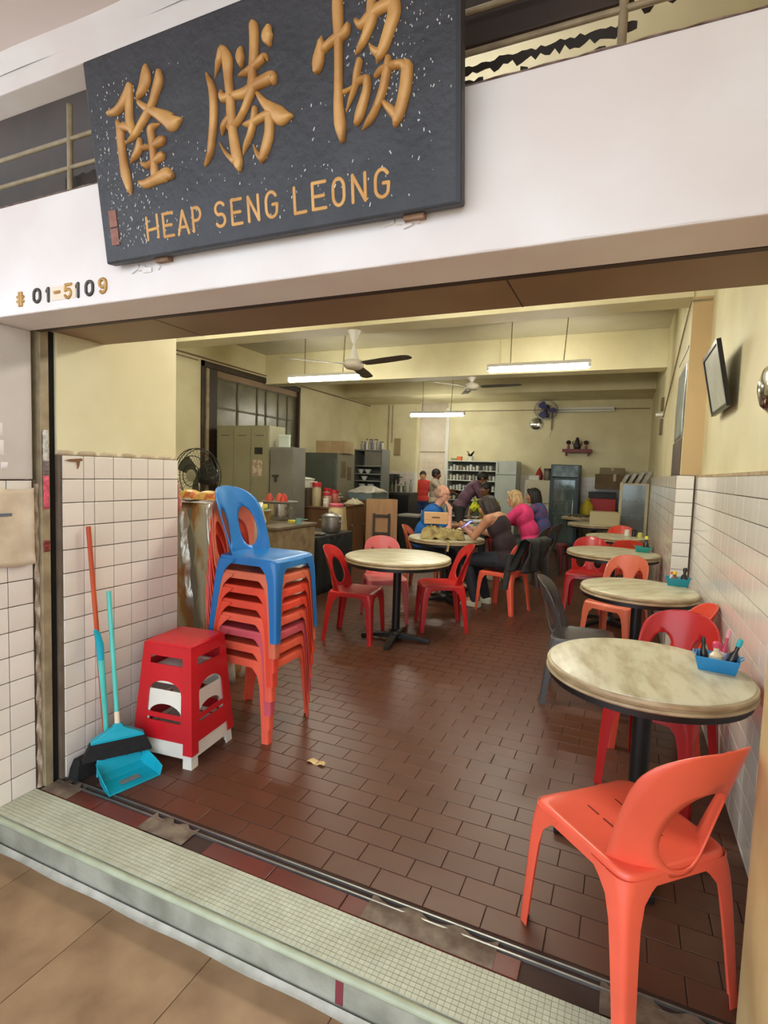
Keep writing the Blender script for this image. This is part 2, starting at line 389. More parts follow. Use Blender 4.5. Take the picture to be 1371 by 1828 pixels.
MB().box(XL - .02, 1.548, 2.03, .6, 1.572, 2.06).build('track_channel', M_dkbrown, bx)
# vent grille in the gap over the lintel
gr = thing('vent_grille', 'brown painted bars in the open gap above the white lintel', 'grille', (0, 1.50, 2.436))
for x in (-2.036, -.072, 1.0, -3.4):
    MB().tube([(x, 0, 0), (x, 0, .41)], .011, 8).build('upright_bar', M_frame, gr, smooth=1)
for z in (.178, .284):
    MB().tube([(-4, 0, z), (3, 0, z)], .0085, 8).build('cross_bar', M_frame, gr, smooth=1)
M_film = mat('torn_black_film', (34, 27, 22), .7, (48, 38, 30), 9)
def film(x0, x1, z0, z1, label, y=1.525):
    n = int((x1 - x0) / .012); rnd = random.Random(int(x0 * 100) + 7)
    lo = [z0 + rnd.uniform(-.012, .012) for _ in range(n + 1)]; hi = [z1 + rnd.uniform(-.006, .006) for _ in range(n + 1)]
    mb = MB()
    for i in range(n):
        a, b = x0 + (x1 - x0) * i / n, x0 + (x1 - x0) * (i + 1) / n
        mb.loft([[(a, q, lo[i]), (a, q, hi[i]), (b, q, hi[i + 1]), (b, q, lo[i + 1])] for q in (y, y + .002)])
    return tag(mb.build('torn_film', M_film), label, 'film')
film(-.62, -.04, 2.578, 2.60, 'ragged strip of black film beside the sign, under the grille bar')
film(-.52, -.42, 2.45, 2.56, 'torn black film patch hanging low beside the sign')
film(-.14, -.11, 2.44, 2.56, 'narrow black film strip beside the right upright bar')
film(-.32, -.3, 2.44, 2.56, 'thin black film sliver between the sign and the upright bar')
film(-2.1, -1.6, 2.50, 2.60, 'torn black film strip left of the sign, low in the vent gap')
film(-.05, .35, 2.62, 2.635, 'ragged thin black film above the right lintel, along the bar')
tag(B(-3.4, 1.95, 2.45, -1.2, 1.98, 3.4).build('vent_dark_panel', M_dkbrown, bevel=.003), 'dark brown panel standing in for the shaded ceiling behind the vent bars left of the sign', 'board')  # dark panel paints in the shade of the ceiling behind the gap
tag(B(-.66, 1.53, 2.655, -.05, 1.545, 2.84).build('vent_dark_panel', M_dkbrown, bevel=.003), 'dark brown board high in the vent gap right of the sign', 'board')
for x_, z_, w_, lb in ((-2.3, 2.72, .2, 'pale patch on the dark panel left of the sign'), (-2.05, 2.64, .14, 'small pale patch low on the dark panel left of the sign'), (-2.16, 2.78, .12, 'pale strip high on the dark panel left of the sign')):
    tag(B(x_, 1.944, z_, x_ + w_, 1.949, z_ + .05).build('pale_patch', mat('scrap', (196, 188, 160), .8)), lb, 'paper')  # pale patches break up the dark panel in the gap
MBp = MB().tube([(-2.6, 2.0, 2.62), (-1.3, 2.2, 2.9)], .02, 8)
tag(MBp.build('vent_pipe', M_dkbrown, smooth=1), 'sloping brown pipe seen through the vent gap', 'pipe')
# ================================================================== SIGN
SB = Vector((-1.613, 1.315, 2.135)); ST = math.atan2(1.315 - 1.232, 2.707 - 2.135); SWD, SHT = 1.2095, .585
M_board = mat('black_board', (38, 38, 41), .5, (50, 50, 54), 7, bump=.35, bscale=40)
M_chip = mat('white_chip', (196, 194, 188), .8)
M_gold = mat('gold_leaf', (206, 158, 92), .42, (170, 120, 62), 9, metal=.15, bump=.12, bscale=40)
M_gold2 = mat('gold_letter', (206, 156, 88), .5, (184, 132, 66), 12, metal=.15)
sign = thing('shop_sign', 'black wooden shop sign with gold Chinese characters and HEAP SENG LEONG', 'sign', SB, 0, tilt=(ST, 0))
B(0, 0, 0, SWD, .038, SHT).build('board', M_board, sign, bevel=.006)
MB().box(SWD - .012, -.003, 0, SWD, 0, SHT).build('edge_strip', mat('board_edge', (30, 30, 33), .5), sign, bevel=.001)
Sv = Vector((0, -math.sin(ST), math.cos(ST))); Sn = Vector((0, math.cos(ST), math.sin(ST)))
def s_uv(x, y):
    d = ray(x, y); t = (SB - Vector((0, 0, CAMZ))).dot(Sn) / d.dot(Sn)
    p = Vector((0, 0, CAMZ)) + d * t - SB
    return p.x, p.dot(Sv)
def smooth_path(P, k=5):
    if len(P) < 3: k2 = k
    out = []
    for i in range(len(P) - 1):
        p0 = P[max(i - 1, 0)]; p1 = P[i]; p2 = P[i + 1]; p3 = P[min(i + 2, len(P) - 1)]
        for j in range(k):
            t = j / k
            out.append(tuple(.5 * (2 * b + (c - a) * t + (2 * a - 5 * b + 4 * c - d) * t * t + (3 * b - a - 3 * c + d) * t ** 3) for a, b, c, d in zip(p0, p1, p2, p3)))
    out.append(tuple(P[-1])); return out
def brush(mb, P, h, k=5):
    """raised brush stroke on the plane y=0 (relief towards -y); P of (u,v,r)"""
    Q = smooth_path(P, k); n = len(Q)
    # round caps
    def dirn(i):
        a, b = Q[max(i - 1, 0)], Q[min(i + 1, n - 1)]; d = Vector((b[0] - a[0], b[1] - a[1])); return d.normalized() if d.length > 1e-9 else Vector((1, 0))
    secs = []
    d = dirn(0); r = Q[0][2]
    for a in (90, 60, 30): secs.append((Q[0][0] - d.x * r * math.sin(math.radians(a)), Q[0][1] - d.y * r * math.sin(math.radians(a)), max(r * math.cos(math.radians(a)), r * .05), d))
    for i in range(n): secs.append((Q[i][0], Q[i][1], Q[i][2], dirn(i)))
    d = dirn(n - 1); r = Q[-1][2]
    for a in (30, 60, 90): secs.append((Q[-1][0] + d.x * r * math.sin(math.radians(a)), Q[-1][1] + d.y * r * math.sin(math.radians(a)), max(r * math.cos(math.radians(a)), r * .05), d))
    rings = []
    for (u, v, r, d) in secs:
        px_, py_ = -d.y, d.x; hh = h * min(1, (r / .008)) 
        ring = []
        for (s, e) in ((-1, .25), (-1, -.25), (-.72, -.75), (0, -1), (.72, -.75), (1, -.25), (1, .25)):
            ring.append((u + px_ * r * s, hh * e if e < 0 else .002, v + py_ * r * s))
        rings.append(ring)
    mb.loft(rings, True)
CH = [
 ((180, 100, 7.031), [
  [(110, 730, 26), (220, 690, 46), (320, 540, 58), (372, 400, 48)], [(375, 420, 46), (368, 600, 50), (370, 800, 52), (405, 940, 52)],
  [(222, 830, 24), (252, 920, 48), (266, 1100, 52), (290, 1300, 52), (318, 1480, 62), (362, 1640, 42), (385, 1740, 10)], [(250, 900, 40), (350, 900, 44), (440, 960, 30)],
  [(575, 130, 22), (575, 240, 68), (560, 350, 74), (510, 470, 46), (458, 552, 12)],
  [(740, 205, 30), (738, 310, 60), (700, 450, 56), (660, 590, 46), (600, 720, 50), (520, 860, 44), (440, 1000, 34), (325, 1098, 12)],
  [(500, 600, 32), (580, 660, 44), (700, 720, 56), (830, 790, 84), (915, 845, 92), (1010, 800, 26)],
  [(735, 860, 14), (640, 920, 44), (650, 1050, 46), (670, 1250, 42), (685, 1480, 50)], [(500, 1060, 26), (490, 1170, 50), (440, 1270, 36), (382, 1342, 10)],
  [(530, 1160, 26), (650, 1140, 36), (760, 1075, 56), (785, 1060, 46)], [(522, 1350, 20), (590, 1380, 34), (680, 1330, 38), (770, 1262, 52)],
  [(498, 1590, 20), (570, 1612, 48), (700, 1550, 58), (830, 1490, 76), (880, 1500, 52)]]),
 ((350, 30, 6.305), [
  [(120, 640, 12), (180, 780, 40), (205, 950, 48), (205, 1150, 46), (190, 1350, 42), (165, 1550, 34), (112, 1672, 16)],
  [(290, 340, 18), (288, 430, 46), (250, 560, 26), (213, 695, 5)], [(325, 390, 46), (358, 500, 68), (370, 700, 52), (390, 900, 50), (400, 1100, 56), (420, 1300, 54), (450, 1500, 62), (480, 1650, 58), (495, 1722, 26)],
  [(262, 1415, 6), (350, 1550, 22), (440, 1625, 40)], [(290, 850, 22), (312, 920, 46), (395, 900, 36)], [(300, 1325, 14), (325, 1230, 38), (385, 1150, 44)],
  [(512, 365, 24), (503, 460, 56), (515, 555, 26)],
  [(655, 120, 58), (660, 250, 56), (655, 450, 54), (640, 620, 48), (638, 780, 64), (600, 930, 48), (540, 1080, 38), (470, 1200, 34), (390, 1250, 38)],
  [(825, 130, 34), (808, 222, 76), (832, 312, 28)], [(485, 662, 12), (580, 630, 38), (680, 550, 44), (780, 460, 40), (805, 492, 14)],
  [(450, 890, 42), (560, 860, 56), (680, 770, 56), (800, 710, 66), (870, 680, 56), (882, 742, 32)],
  [(700, 870, 24), (780, 980, 48), (900, 1080, 82), (980, 1130, 88), (1082, 1120, 24)],
  [(670, 1040, 30), (660, 1150, 38), (620, 1330, 38), (560, 1480, 24), (533, 1555, 6)], [(535, 1215, 12), (620, 1210, 38), (760, 1130, 42), (830, 1110, 48)],
  [(830, 1130, 54), (830, 1300, 58), (800, 1450, 60), (752, 1600, 42), (740, 1652, 8)], [(645, 1440, 6), (700, 1550, 28), (748, 1600, 40)]]),
 ((540, 0, 6.232), [
  [(392, -110, 50), (395, 50, 68), (400, 250, 66), (405, 450, 55), (405, 700, 48), (405, 950, 52), (405, 1200, 60), (425, 1400, 70), (446, 1562, 32)],
  [(213, 415, 12), (210, 520, 52), (180, 680, 74), (170, 760, 62)], [(240, 560, 42), (340, 465, 48), (470, 380, 58), (510, 300, 36)],
  [(800, -140, 50), (770, 50, 55), (770, 200, 74), (720, 380, 54), (650, 530, 36), (598, 605, 14)], [(600, 240, 28), (660, 285, 48), (760, 180, 58), (880, 90, 66), (1000, 40, 66)],
  [(1010, 30, 84), (1022, 150, 84), (970, 330, 74), (910, 520, 68), (852, 650, 42), (830, 705, 8)], [(742, 485, 8), (790, 560, 36), (845, 600, 48)],
  [(640, 690, 38), (610, 830, 42), (590, 980, 34), (540, 1110, 26), (488, 1245, 6)], [(470, 1030, 26), (560, 980, 22), (640, 910, 34), (720, 880, 40)],
  [(722, 890, 48), (720, 1000, 50), (680, 1150, 55), (640, 1280, 60), (612, 1370, 38)],
  [(960, 655, 36), (940, 800, 54), (900, 1000, 52), (830, 1200, 44), (750, 1350, 38), (668, 1445, 8)], [(820, 850, 26), (880, 790, 38), (990, 740, 44), (1110, 722, 50), (1165, 760, 64)],
  [(1168, 760, 74), (1150, 950, 76), (1110, 1150, 72), (1062, 1300, 70), (1040, 1385, 34)], [(905, 1145, 26), (980, 1220, 48), (1045, 1290, 54)]]),
]
for (ox, oy, sc), strokes in CH:
    mb = MB()
    for st in strokes:
        P = []
        for (x, y, r) in st:
            X, Y = ox + x / sc, oy + y / sc; u, v = s_uv(X, Y); u2, v2 = s_uv(X + r / sc, Y); u3, v3 = s_uv(X, Y + r / sc)
            P.append((u, v, .5 * (math.hypot(u2 - u, v2 - v) + math.hypot(u3 - u, v3 - v))))
        brush(mb, P, .014)
    mb.build('character', M_gold, sign, smooth=.9)
# Latin letters: strokes in a unit box
def arc(cx, cy, rx, ry, a0, a1, n=10): return [(cx + rx * math.cos(math.radians(a0 + (a1 - a0) * i / n)), cy + ry * math.sin(math.radians(a0 + (a1 - a0) * i / n))) for i in range(n + 1)]
LET = {'H': [[(0, 0), (0, 1)], [(1, 0), (1, 1)], [(0, .42), (1, .42)]], 'E': [[(1, 1), (0, 1), (0, 0), (1, 0)], [(0, .48), (.85, .48)]],
 'A': [[(0, 0), (.5, 1), (1, 0)], [(.18, .3), (.82, .3)]], 'P': [[(0, 0), (0, 1), (.5, 1)] + arc(.5, .73, .5, .27, 90, -90) + [(0, .46)]],
 'S': [arc(.5, .74, .5, .26, 30, 250) + arc(.5, .26, .5, .26, 80, -150)], 'N': [[(0, 0), (0, 1), (1, 0), (1, 1)]],
 'G': [arc(.5, .62, .5, .38, 35, 180) + arc(.5, .34, .5, .34, 180, 330) + [(1, .5), (.6, .5)]], 'L': [[(0, 1), (0, 0), (1, 0)]],
 'O': [arc(.5, .65, .5, .35, 0, 180) + arc(.5, .35, .5, .35, 180, 360) + [(1, .65)]]}
def polyline(mb, pts, r, h):
    for a, b in zip(pts, pts[1:]):
        brush(mb, [(a[0], a[1], r), (b[0], b[1], r)], h, 1)
LX = [('H', 45, 100, 383, 368), ('E', 132, 182, 366, 357), ('A', 208, 262, 355, 345), ('P', 288, 328, 338, 331), ('S', 408, 456, 315, 306), ('E', 494, 545, 301, 292), ('N', 582, 634, 285, 275), ('G', 675, 733, 266, 256), ('L', 826, 884, 243, 231), ('E', 922, 990, 222, 210), ('O', 1030, 1088, 203, 193), ('N', 1134, 1200, 183, 171), ('G', 1254, 1325, 160, 148)]
for ch, x0, x1, yb0, yb1 in LX:
    a = s_uv(250 + x0 / 2.98, 300 + yb0 / 2.98); b = s_uv(250 + x1 / 2.98, 300 + yb1 / 2.98); mb = MB(); hh = .064
    for st in LET[ch]: polyline(mb, [(a[0] + (b[0] - a[0]) * u, a[1] + (b[1] - a[1]) * u + hh * v) for u, v in st], .0046, .003)
    mb.build('letter', M_gold2, sign)
a = s_uv(193, 378); b = s_uv(217, 436)
sl = MB().box(a[0] + .003, -.003, b[1], a[0] + .036, .002, (a[1] + b[1]) / 2 - .002).box(a[0] + .003, -.003, (a[1] + b[1]) / 2 + .002, a[0] + .036, .002, a[1]).build('red_seal', mat('seal_red', (150, 100, 82), .6, (128, 78, 62), 40), sign)
chips = MB(); rn = random.Random(5)
for _ in range(760):
    q = rn.random()
    u, v = (rn.gauss(.15, .1), rn.uniform(.04, .5)) if q < .45 else ((rn.gauss(1.05, .07), rn.uniform(.25, .57)) if q < .75 else (rn.uniform(.05, 1.15), rn.uniform(.03, .3)))
    if not (.01 < u < SWD - .01 and .01 < v < SHT - .01): continue
    s = rn.uniform(.001, .0032); ang = rn.uniform(-.6, .9)
    chips.obox((u, -.0004, v), (s, .0012, s * rn.uniform(1.2, 3.2)), Matrix.Rotation(ang, 3, 'Y'))
chips.build('paint_chips', M_chip, sign, kind='stuff')
for u in (.19, 1.05): MB().box(u, .022, -.011, u + .055, .05, .0).build('support_block', mat('raw_wood', (150, 118, 92), .8, (120, 90, 68), 20), sign)
# peeled plaster under the sign corners
for (x, y) in ((262, 478), (722, 396)):
    p = ony(x, y, 1.361); rn = random.Random(int(x))
    mb = MB()
    for _ in range(5):
        q = Vector((p.x + rn.uniform(-.05, .05), 1.359, p.z + rn.uniform(-.014, .012)))
        mb.obox(q, (rn.uniform(.02, .04), .004, rn.uniform(.008, .016)), Matrix.Rotation(rn.uniform(-.6, .6), 3, 'Y') @ Matrix.Rotation(rn.uniform(-.3, .3), 3, 'X'))
    mb.build('peeling_flakes', M_white, lt)
# ---- house number, metal characters glued on the lintel
hn = thing('house_number', 'glued metal house number characters in black and gold on the lintel', 'number', (0, 1.361, 2.03))
M_numk = mat('number_black', (66, 60, 56), .4, (90, 84, 76), 60, metal=.6); M_numg = mat('number_gold', (196, 156, 92), .4, (168, 128, 70), 40, metal=.4)
DIG = {'#': [[(.3, 0), (.3, 1)], [(.7, 0), (.7, 1)], [(0, .68), (1, .68)], [(0, .32), (1, .32)]], '0': LET['O'], '1': [[(.15, .78), (.55, 1), (.55, 0)]], '-': [[(.1, .5), (.9, .5)]],
 '5': [[(.95, 1), (.15, 1), (.1, .56)] + arc(.48, .32, .48, .32, 110, -150)], '9': [arc(.5, .7, .45, .3, 0, 360) + [(.95, .7)] + arc(.5, .36, .45, .36, 0, -130)]}
tmp = mat('number_ghost', (234, 212, 188), .7)
for ch, x0, x1, yb, mt_ in (('#', 32, 42, 546, M_numg), ('0', 61, 72, 540, M_numk), ('1', 83, 90, 538, M_numk), ('-', 97, 108, 534, M_numg), ('5', 116, 128, 532, M_numg), ('1', 136, 143, 530, M_numk), ('0', 154, 166, 527, M_numk), ('9', 177, 190, 523, M_numg)):
    a = ony(x0, yb, 1.361); b = ony(x1, yb, 1.361); mb = MB(); hh = .045
    for st in DIG[ch]: polyline(mb, [(a.x + (b.x - a.x) * u, a.z - 2.03 + hh * v) for u, v in st], .0058, .008)
    mb.build('digit', mt_, hn)
MB().box(ony(93, 530, 1.361).x, -.001, ony(100, 536, 1.36).z - 2.03, ony(134, 520, 1.36).x, .001, ony(110, 510, 1.36).z - 2.03).build('glue_mark', tmp, hn)
# ---- papers on the pier and jamb
def paper(name, y0, y1, z0, z1, X, mt_, label, curl=.02):
    mb = MB().grid(lambda a, b: (X + .002 + curl * max(0, a - .75) ** 2 * 6 + curl * .4 * max(0, .15 - b) * 4, y0 + (y1 - y0) * a, z0 + (z1 - z0) * b + .004 * math.sin(a * 7)), 14, 14)
    return tag(mb.build(name, mt_, smooth=3, solid=.0008), label, 'paper')
paper('torn_notice', 1.33, 1.538, 1.03, 1.36, -2.35, mat('weathered_paper', (212, 194, 168), .8, (188, 168, 142), 9, detail=8), 'weathered blank notice sheet peeling off the tiled pier', .03)
MB().box(-2.3465, 1.375, 1.245, -2.345, 1.45, 1.257).build('ink_smudge', mat('ink_blue', (92, 100, 108), .8), bpy.data.objects['torn_notice'])
stk = thing('sticker_strip', 'strip of torn stickers with a pink tag on the shutter frame', 'sticker', (-2.329, 1.586, 1.38))
for (z0, z1, c, nm) in ((.10, .235, (218, 214, 206), 'white_sticker'), (.04, .10, (128, 112, 112), 'torn_sticker'), (-.11, .035, (232, 92, 116), 'pink_tag'), (-.30, -.25, (140, 40, 34), 'red_scrap')):
    MB().grid(lambda a, b: (.001 + .006 * abs(math.sin(b * 9 + z0 * 50)), -.014 + .026 * a, z0 + (z1 - z0) * b), 3, 8).build(nm, mat(nm, c, .6, tuple(int(v * .75) for v in c), 60), stk, smooth=3, solid=.001)

# ================================================================== PLASTIC CHAIR
def chair_meshes():
    n = 44
    def sup(a, e=9.0):
        c, s = math.cos(a), math.sin(a)
        return (math.copysign(abs(c) ** (2 / e), c), math.copysign(abs(s) ** (2 / e), s))
    rings = []
    for t, z, w in ((.02, .4305, 0), (.35, .4315, 0), (.7, .434, 0), (.9, .4385, 0), (.97, .441, 0), (1.0, .4385, 0), (1.018, .43, 0), (1.025, .405, 1), (1.0, .405, 1), (.985, .427, 0), (.6, .424, 0), (.02, .422, 0)):
        ring = []
        for j in range(n):
            a = 2 * PI * (j + .5) / n; x, y = sup(a); tap = 1 - .05 * (1 - y) / 2
            zz = z - (w * .03 * abs(x * y) ** 3 if w else 0)
            fr = -.012 * max(0, y) ** 6 if t > .9 else 0
            ring.append((.195 * x * t * tap, .197 * y * t, zz + fr))
        rings.append(ring)
    seat = MB().loft(rings, True).mesh('seat', 1.0)
    def leg(sx, sy):
        R = []
        for z, w, th in ((0, .040, .0022), (.1, .044, .0022), (.2, .049, .0022), (.3, .056, .0022), (.36, .07, .0022), (.39, .095, .0022), (.41, .12, .0022), (.425, .13, .0022)):
            k = 1 - z / .425
            ox = .1985 + .0145 * k; oy = (.2015 + .017 * k) if sy > 0 else (.2015 + .045 * k)
            pts = [(0, -w), (0, -.35 * w)]; q = .35 * w
            for a in (22, 45, 68): pts.append((-q + q * math.cos(math.radians(a)), -q + q * math.sin(math.radians(a))))
            pts += [(-.35 * w, 0), (-w, 0), (-w, -th), (-.4 * w, -th)]
            q2 = q - th
            for a in (68, 45, 22): pts.append((-q + q2 * math.cos(math.radians(a)), -q + q2 * math.sin(math.radians(a))))
            pts += [(-th, -.4 * w), (-th, -w)]
            ring = [(sx * (ox + a), sy * (oy + b), z) for a, b in pts]
            R.append(ring if sx * sy > 0 else list(reversed(ring)))
        return MB().loft(R, True).mesh('leg', .7)
    legs = [leg(sx, sy) for sx in (-1, 1) for sy in (1, -1)]
    # backrest: two long openings with a centre slat, or one wide opening
    def hw(v):
        b = .182 + .026 * math.sin(min(v, .62) / .62 * PI / 2)
        if v > .62: b *= max(0, 1 - ((v - .62) / .38) ** 3.0) ** (1 / 2.4)
        return max(b, .012)
    def pt(s, v, nest=False):
        Rr = .26; a = s / Rr; z = .412 + .401 * v
        x = Rr * math.sin(a); y = -.205 - .085 * v - .02 * v * v + Rr * (1 - math.cos(a)) * (1 + .8 * (1 - v) ** 2)
        if nest: y = -.2085 - .12 * v + Rr * (1 - math.cos(a)) * min(1, max(0, v - .12) / .75)
        return (x, y, z - .012 * (s / .2) ** 2 * v)
    def backrest(wide, nest=False):
        vc, vh = (.36, .32) if wide else (.41, .29)
        vs = sorted(set([0, .04] + [vc - vh * math.cos(PI * i / 14) for i in range(15)] + [.77, .81, .85, .885, .92, .95, .975, .99, 1.0]))
        mb = MB(); rows_ = []
        for v in vs:
            W = hw(v); d = math.sqrt(max(1 - ((v - vc) / vh) ** 2, 0))
            if wide: a, b = 0, .1 * d ** .85
            else:
                um = .098 * min(1, W / .2); a, b = um - .056 * d, um + .056 * d
            b = min(b, W * .9); a = min(a, b); row = [-W + (W - b) * i / 5 for i in range(6)]
            if not wide: row += [-a + 2 * a * i / 6 for i in range(7)]
            row += [b + (W - b) * i / 5 for i in range(6)]; rows_.append(row)
        m_ = len(rows_[0]); gaps = (5,) if wide else (5, 12)
        for row, v in zip(rows_, vs): mb.v += [pt(s, v, nest) for s in row]
        for i in range(len(vs) - 1):
            for j in range(m_ - 1):
                if j not in gaps: mb.f.append((i * m_ + j, i * m_ + j + 1, (i + 1) * m_ + j + 1, (i + 1) * m_ + j))
        return mb.mesh('backrest', 3)
    back = (backrest(False), backrest(True), backrest(False, True))
    slots = MB().box(-.0024, -.024, .4285, .0024, .024, .434).mesh('drain_slot')
    return seat, legs, back, slots
CS, CL, CB, CSL = chair_meshes()
for _m in [CS, *CB] + CL: _m.materials.append(P_red)
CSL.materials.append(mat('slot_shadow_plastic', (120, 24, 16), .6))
def chair(loc, deg, mt_, label, group=None, name='plastic_chair', tilt=None, slots=False, wide=False):
    if len(loc) == 2: loc = (*loc, 0)
    t = thing(name, label, 'chair', loc, math.radians(deg), group)
    s = obj('seat', CS, t, mt=mt_)
    if slots:
        for i in range(3):
            for j in (-1, 1): obj('drain_slot', CSL, s).location = (j * .055, -.06 + i * .07, 0)
    b = obj('backrest', CB[int(wide)], t, mt=mt_); weld(b); md = b.modifiers.new('thick', 'SOLIDIFY'); md.thickness = .006; md.offset = 0
    for L_ in CL: obj('leg', L_, t, mt=mt_)
    return t
chair((.063, 1.775), 44, P_orange, 'bright orange plastic chair at the doorway, its back turned to the street', slots=True, wide=True)
# stack of eight
stack = [(P_orange, 'orange plastic chair at the very bottom of the tall chair stack'), (P_orange, 'orange plastic chair second from the bottom of the stack, under the pink one'),
 (P_vpink, 'rose pink plastic chair nested in the lower half of the tall stack'), (P_orange, 'orange plastic chair in the stack resting directly on the pink one'),
 (P_oran2, 'red orange plastic chair in the middle of the stack, fourth below the blue one'), (P_oran2, 'red orange plastic chair in the stack, third below the blue one'),
 (P_salmon, 'faded peach plastic chair directly under the blue chair'), (P_blue, 'blue plastic chair on top of the tall chair stack')]
for i, (mt_, lb) in enumerate(stack):
    chair((-1.885 + .006 * i, 2.55, .0795 * i), -90, mt_, lb, 'stacked plastic chairs', slots=False, wide=2 if i < 7 else 0)
chair((-2.13, 4.28), -82, P_red, 'red plastic chair at the empty round table, nearest the chair stack')
chair((-2.15, 4.95), -146, P_pink, 'pink plastic chair at the far side of the empty round table')
chair((-1.57, 4.97), 118, P_red, 'red plastic chair at the empty round table, turned sideways near the woman in black')
chair((-1.18, 5.99), 72, P_orange, 'orange plastic chair with a dark jacket, the woman in black sits on it')
chair((-2.30, 6.56), -82, P_salmon, 'salmon orange plastic chair under the man in the blue shirt')
chair((-1.2, 7.7), 82, P_grey, 'dark grey plastic chair under the woman in pink')
chair((-1.12, 8.45), 75, P_dark if False else P_grey, 'dark grey plastic chair under the woman with long dark hair')
chair((-2.15, 9.25), 170, P_dred, 'dark red plastic chair under the person in yellow')
chair((-.2, 3.82), -88, P_grey, 'dark grey plastic chair beside the wall tables with condiment baskets')
chair((.22, 2.90), 158, P_red, 'red plastic chair squeezed between the tiled wall and the front table')
chair((.19, 3.405), 95, P_oran2, 'red orange plastic chair by the tiled wall, just behind the red one')
chair((-.02, 5.02), 158, P_salmon, 'salmon plastic chair under the second wall table, by the pilaster')
chair((-.34, 6.42), 176, P_red, 'red plastic chair at the outer side of the third wall table')
chair((.06, 6.92), 4, P_oran2, 'orange red plastic chair between the third and fourth wall tables')
chair((-.02, 8.36), 178, P_oran2, 'red plastic chair beyond the fourth wall table, before the glass cabinet')
chair((-1.0, 8.95), -100, P_dred, 'dark maroon plastic chair near the drinks chiller')

# ================================================================== TABLES
M_marble = mat('marble', (206, 200, 172), .3, (164, 150, 116), 6, detail=11, stretch=(1, 3.2, 1), lo=.42, hi=.72)
M_rim = mat('worn_wood_rim', (186, 166, 130), .45, (152, 128, 92), 8, stretch=(1, 1, 4))
def table_meshes(r, tag_):
    top = MB().lathe([(0, .752), (r * .6, .752), (r - .02, .752), (r - .012, .75), (r - .010, .744), (r - .010, .738), (0, .738)], 56).mesh('table_top', .5)
    rim = MB().lathe([(r - .0095, .7465), (r - .003, .745), (r, .739), (r - .001, .732), (r - .008, .728), (r - .008, .724), (r, .721), (r + .002, .713), (r - .004, .707), (r - .02, .706), (r - .02, .735)], 56).mesh('table_rim', .7)
    band = MB().lathe([(r - .012, .706), (r - .012, .682), (r - .03, .682), (r - .03, .706)], 56).mesh('under_band', .5)
    return top, rim, band
TM = {}
def table(loc, r, label, group=None, rz=None):
    if r not in TM:
        a = table_meshes(r, ''); a[0].materials.append(M_marble); a[1].materials.append(M_rim); a[2].materials.append(M_black); TM[r] = a
    t = thing('round_table', label, 'table', (loc[0], loc[1], 0), random.uniform(0, 3) if rz is None else rz, group)
    for nm, me in zip(('table_top', 'table_rim', 'under_band'), TM[r]): obj(nm, me, t)
    MB().box(-r * .75, -.02, .682, r * .75, .02, .706).box(-.02, -r * .75, .682, .02, r * .75, .706).build('top_bracket', M_black, t)
    MB().lathe([(.036, .04), (.036, .69)], 14).build('post', M_black, t, smooth=.8)
    MB().lathe([(.06, .05), (.055, .085), (.036, .1)], 14).build('post_collar', M_black, t, smooth=.8)
    for a in range(4):
        c, s = math.cos(PI / 2 * a), math.sin(PI / 2 * a)
        MB().loft([[(c * d - s * w_, s * d + c * w_, z) for w_, z in ((-w, 0 if d > .2 else .02), (w, 0 if d > .2 else .02), (w, h), (-w, h))] for d, w, h in ((.02, .03, .07), (.2, .027, .05), (.31, .024, .03))]).build('foot', M_black, t, bevel=.003)
    return t
T1 = table((.117, 2.35), .375, 'round marble table with a blue condiment basket, closest to the orange chair')
table((.122, 4.06), .372, 'round marble table with a teal condiment basket, second along the tiled wall')
table((-.08, 5.95), .44, 'pale round table with a dark topped bottle, third along the tiled wall', rz=.785)
table((-.06, 7.62), .38, 'round table with small jars, fourth along the tiled wall')
table((-.42, 9.5), .42, 'round table carrying a cream carton in front of the glass cabinet')
table((-.72, 10.9), .36, 'small round table with metal bowls in front of the drinks chiller')
table((-1.785, 4.385), .465, 'empty round marble table with three red and pink chairs', rz=.15)
table((-1.86, 6.03), .44, 'round table carrying a cardboard box and a khaki bag', rz=.8)
table((-2.0, 7.52), .44, 'round table with a white plate stand between the seated customers', rz=-.06)
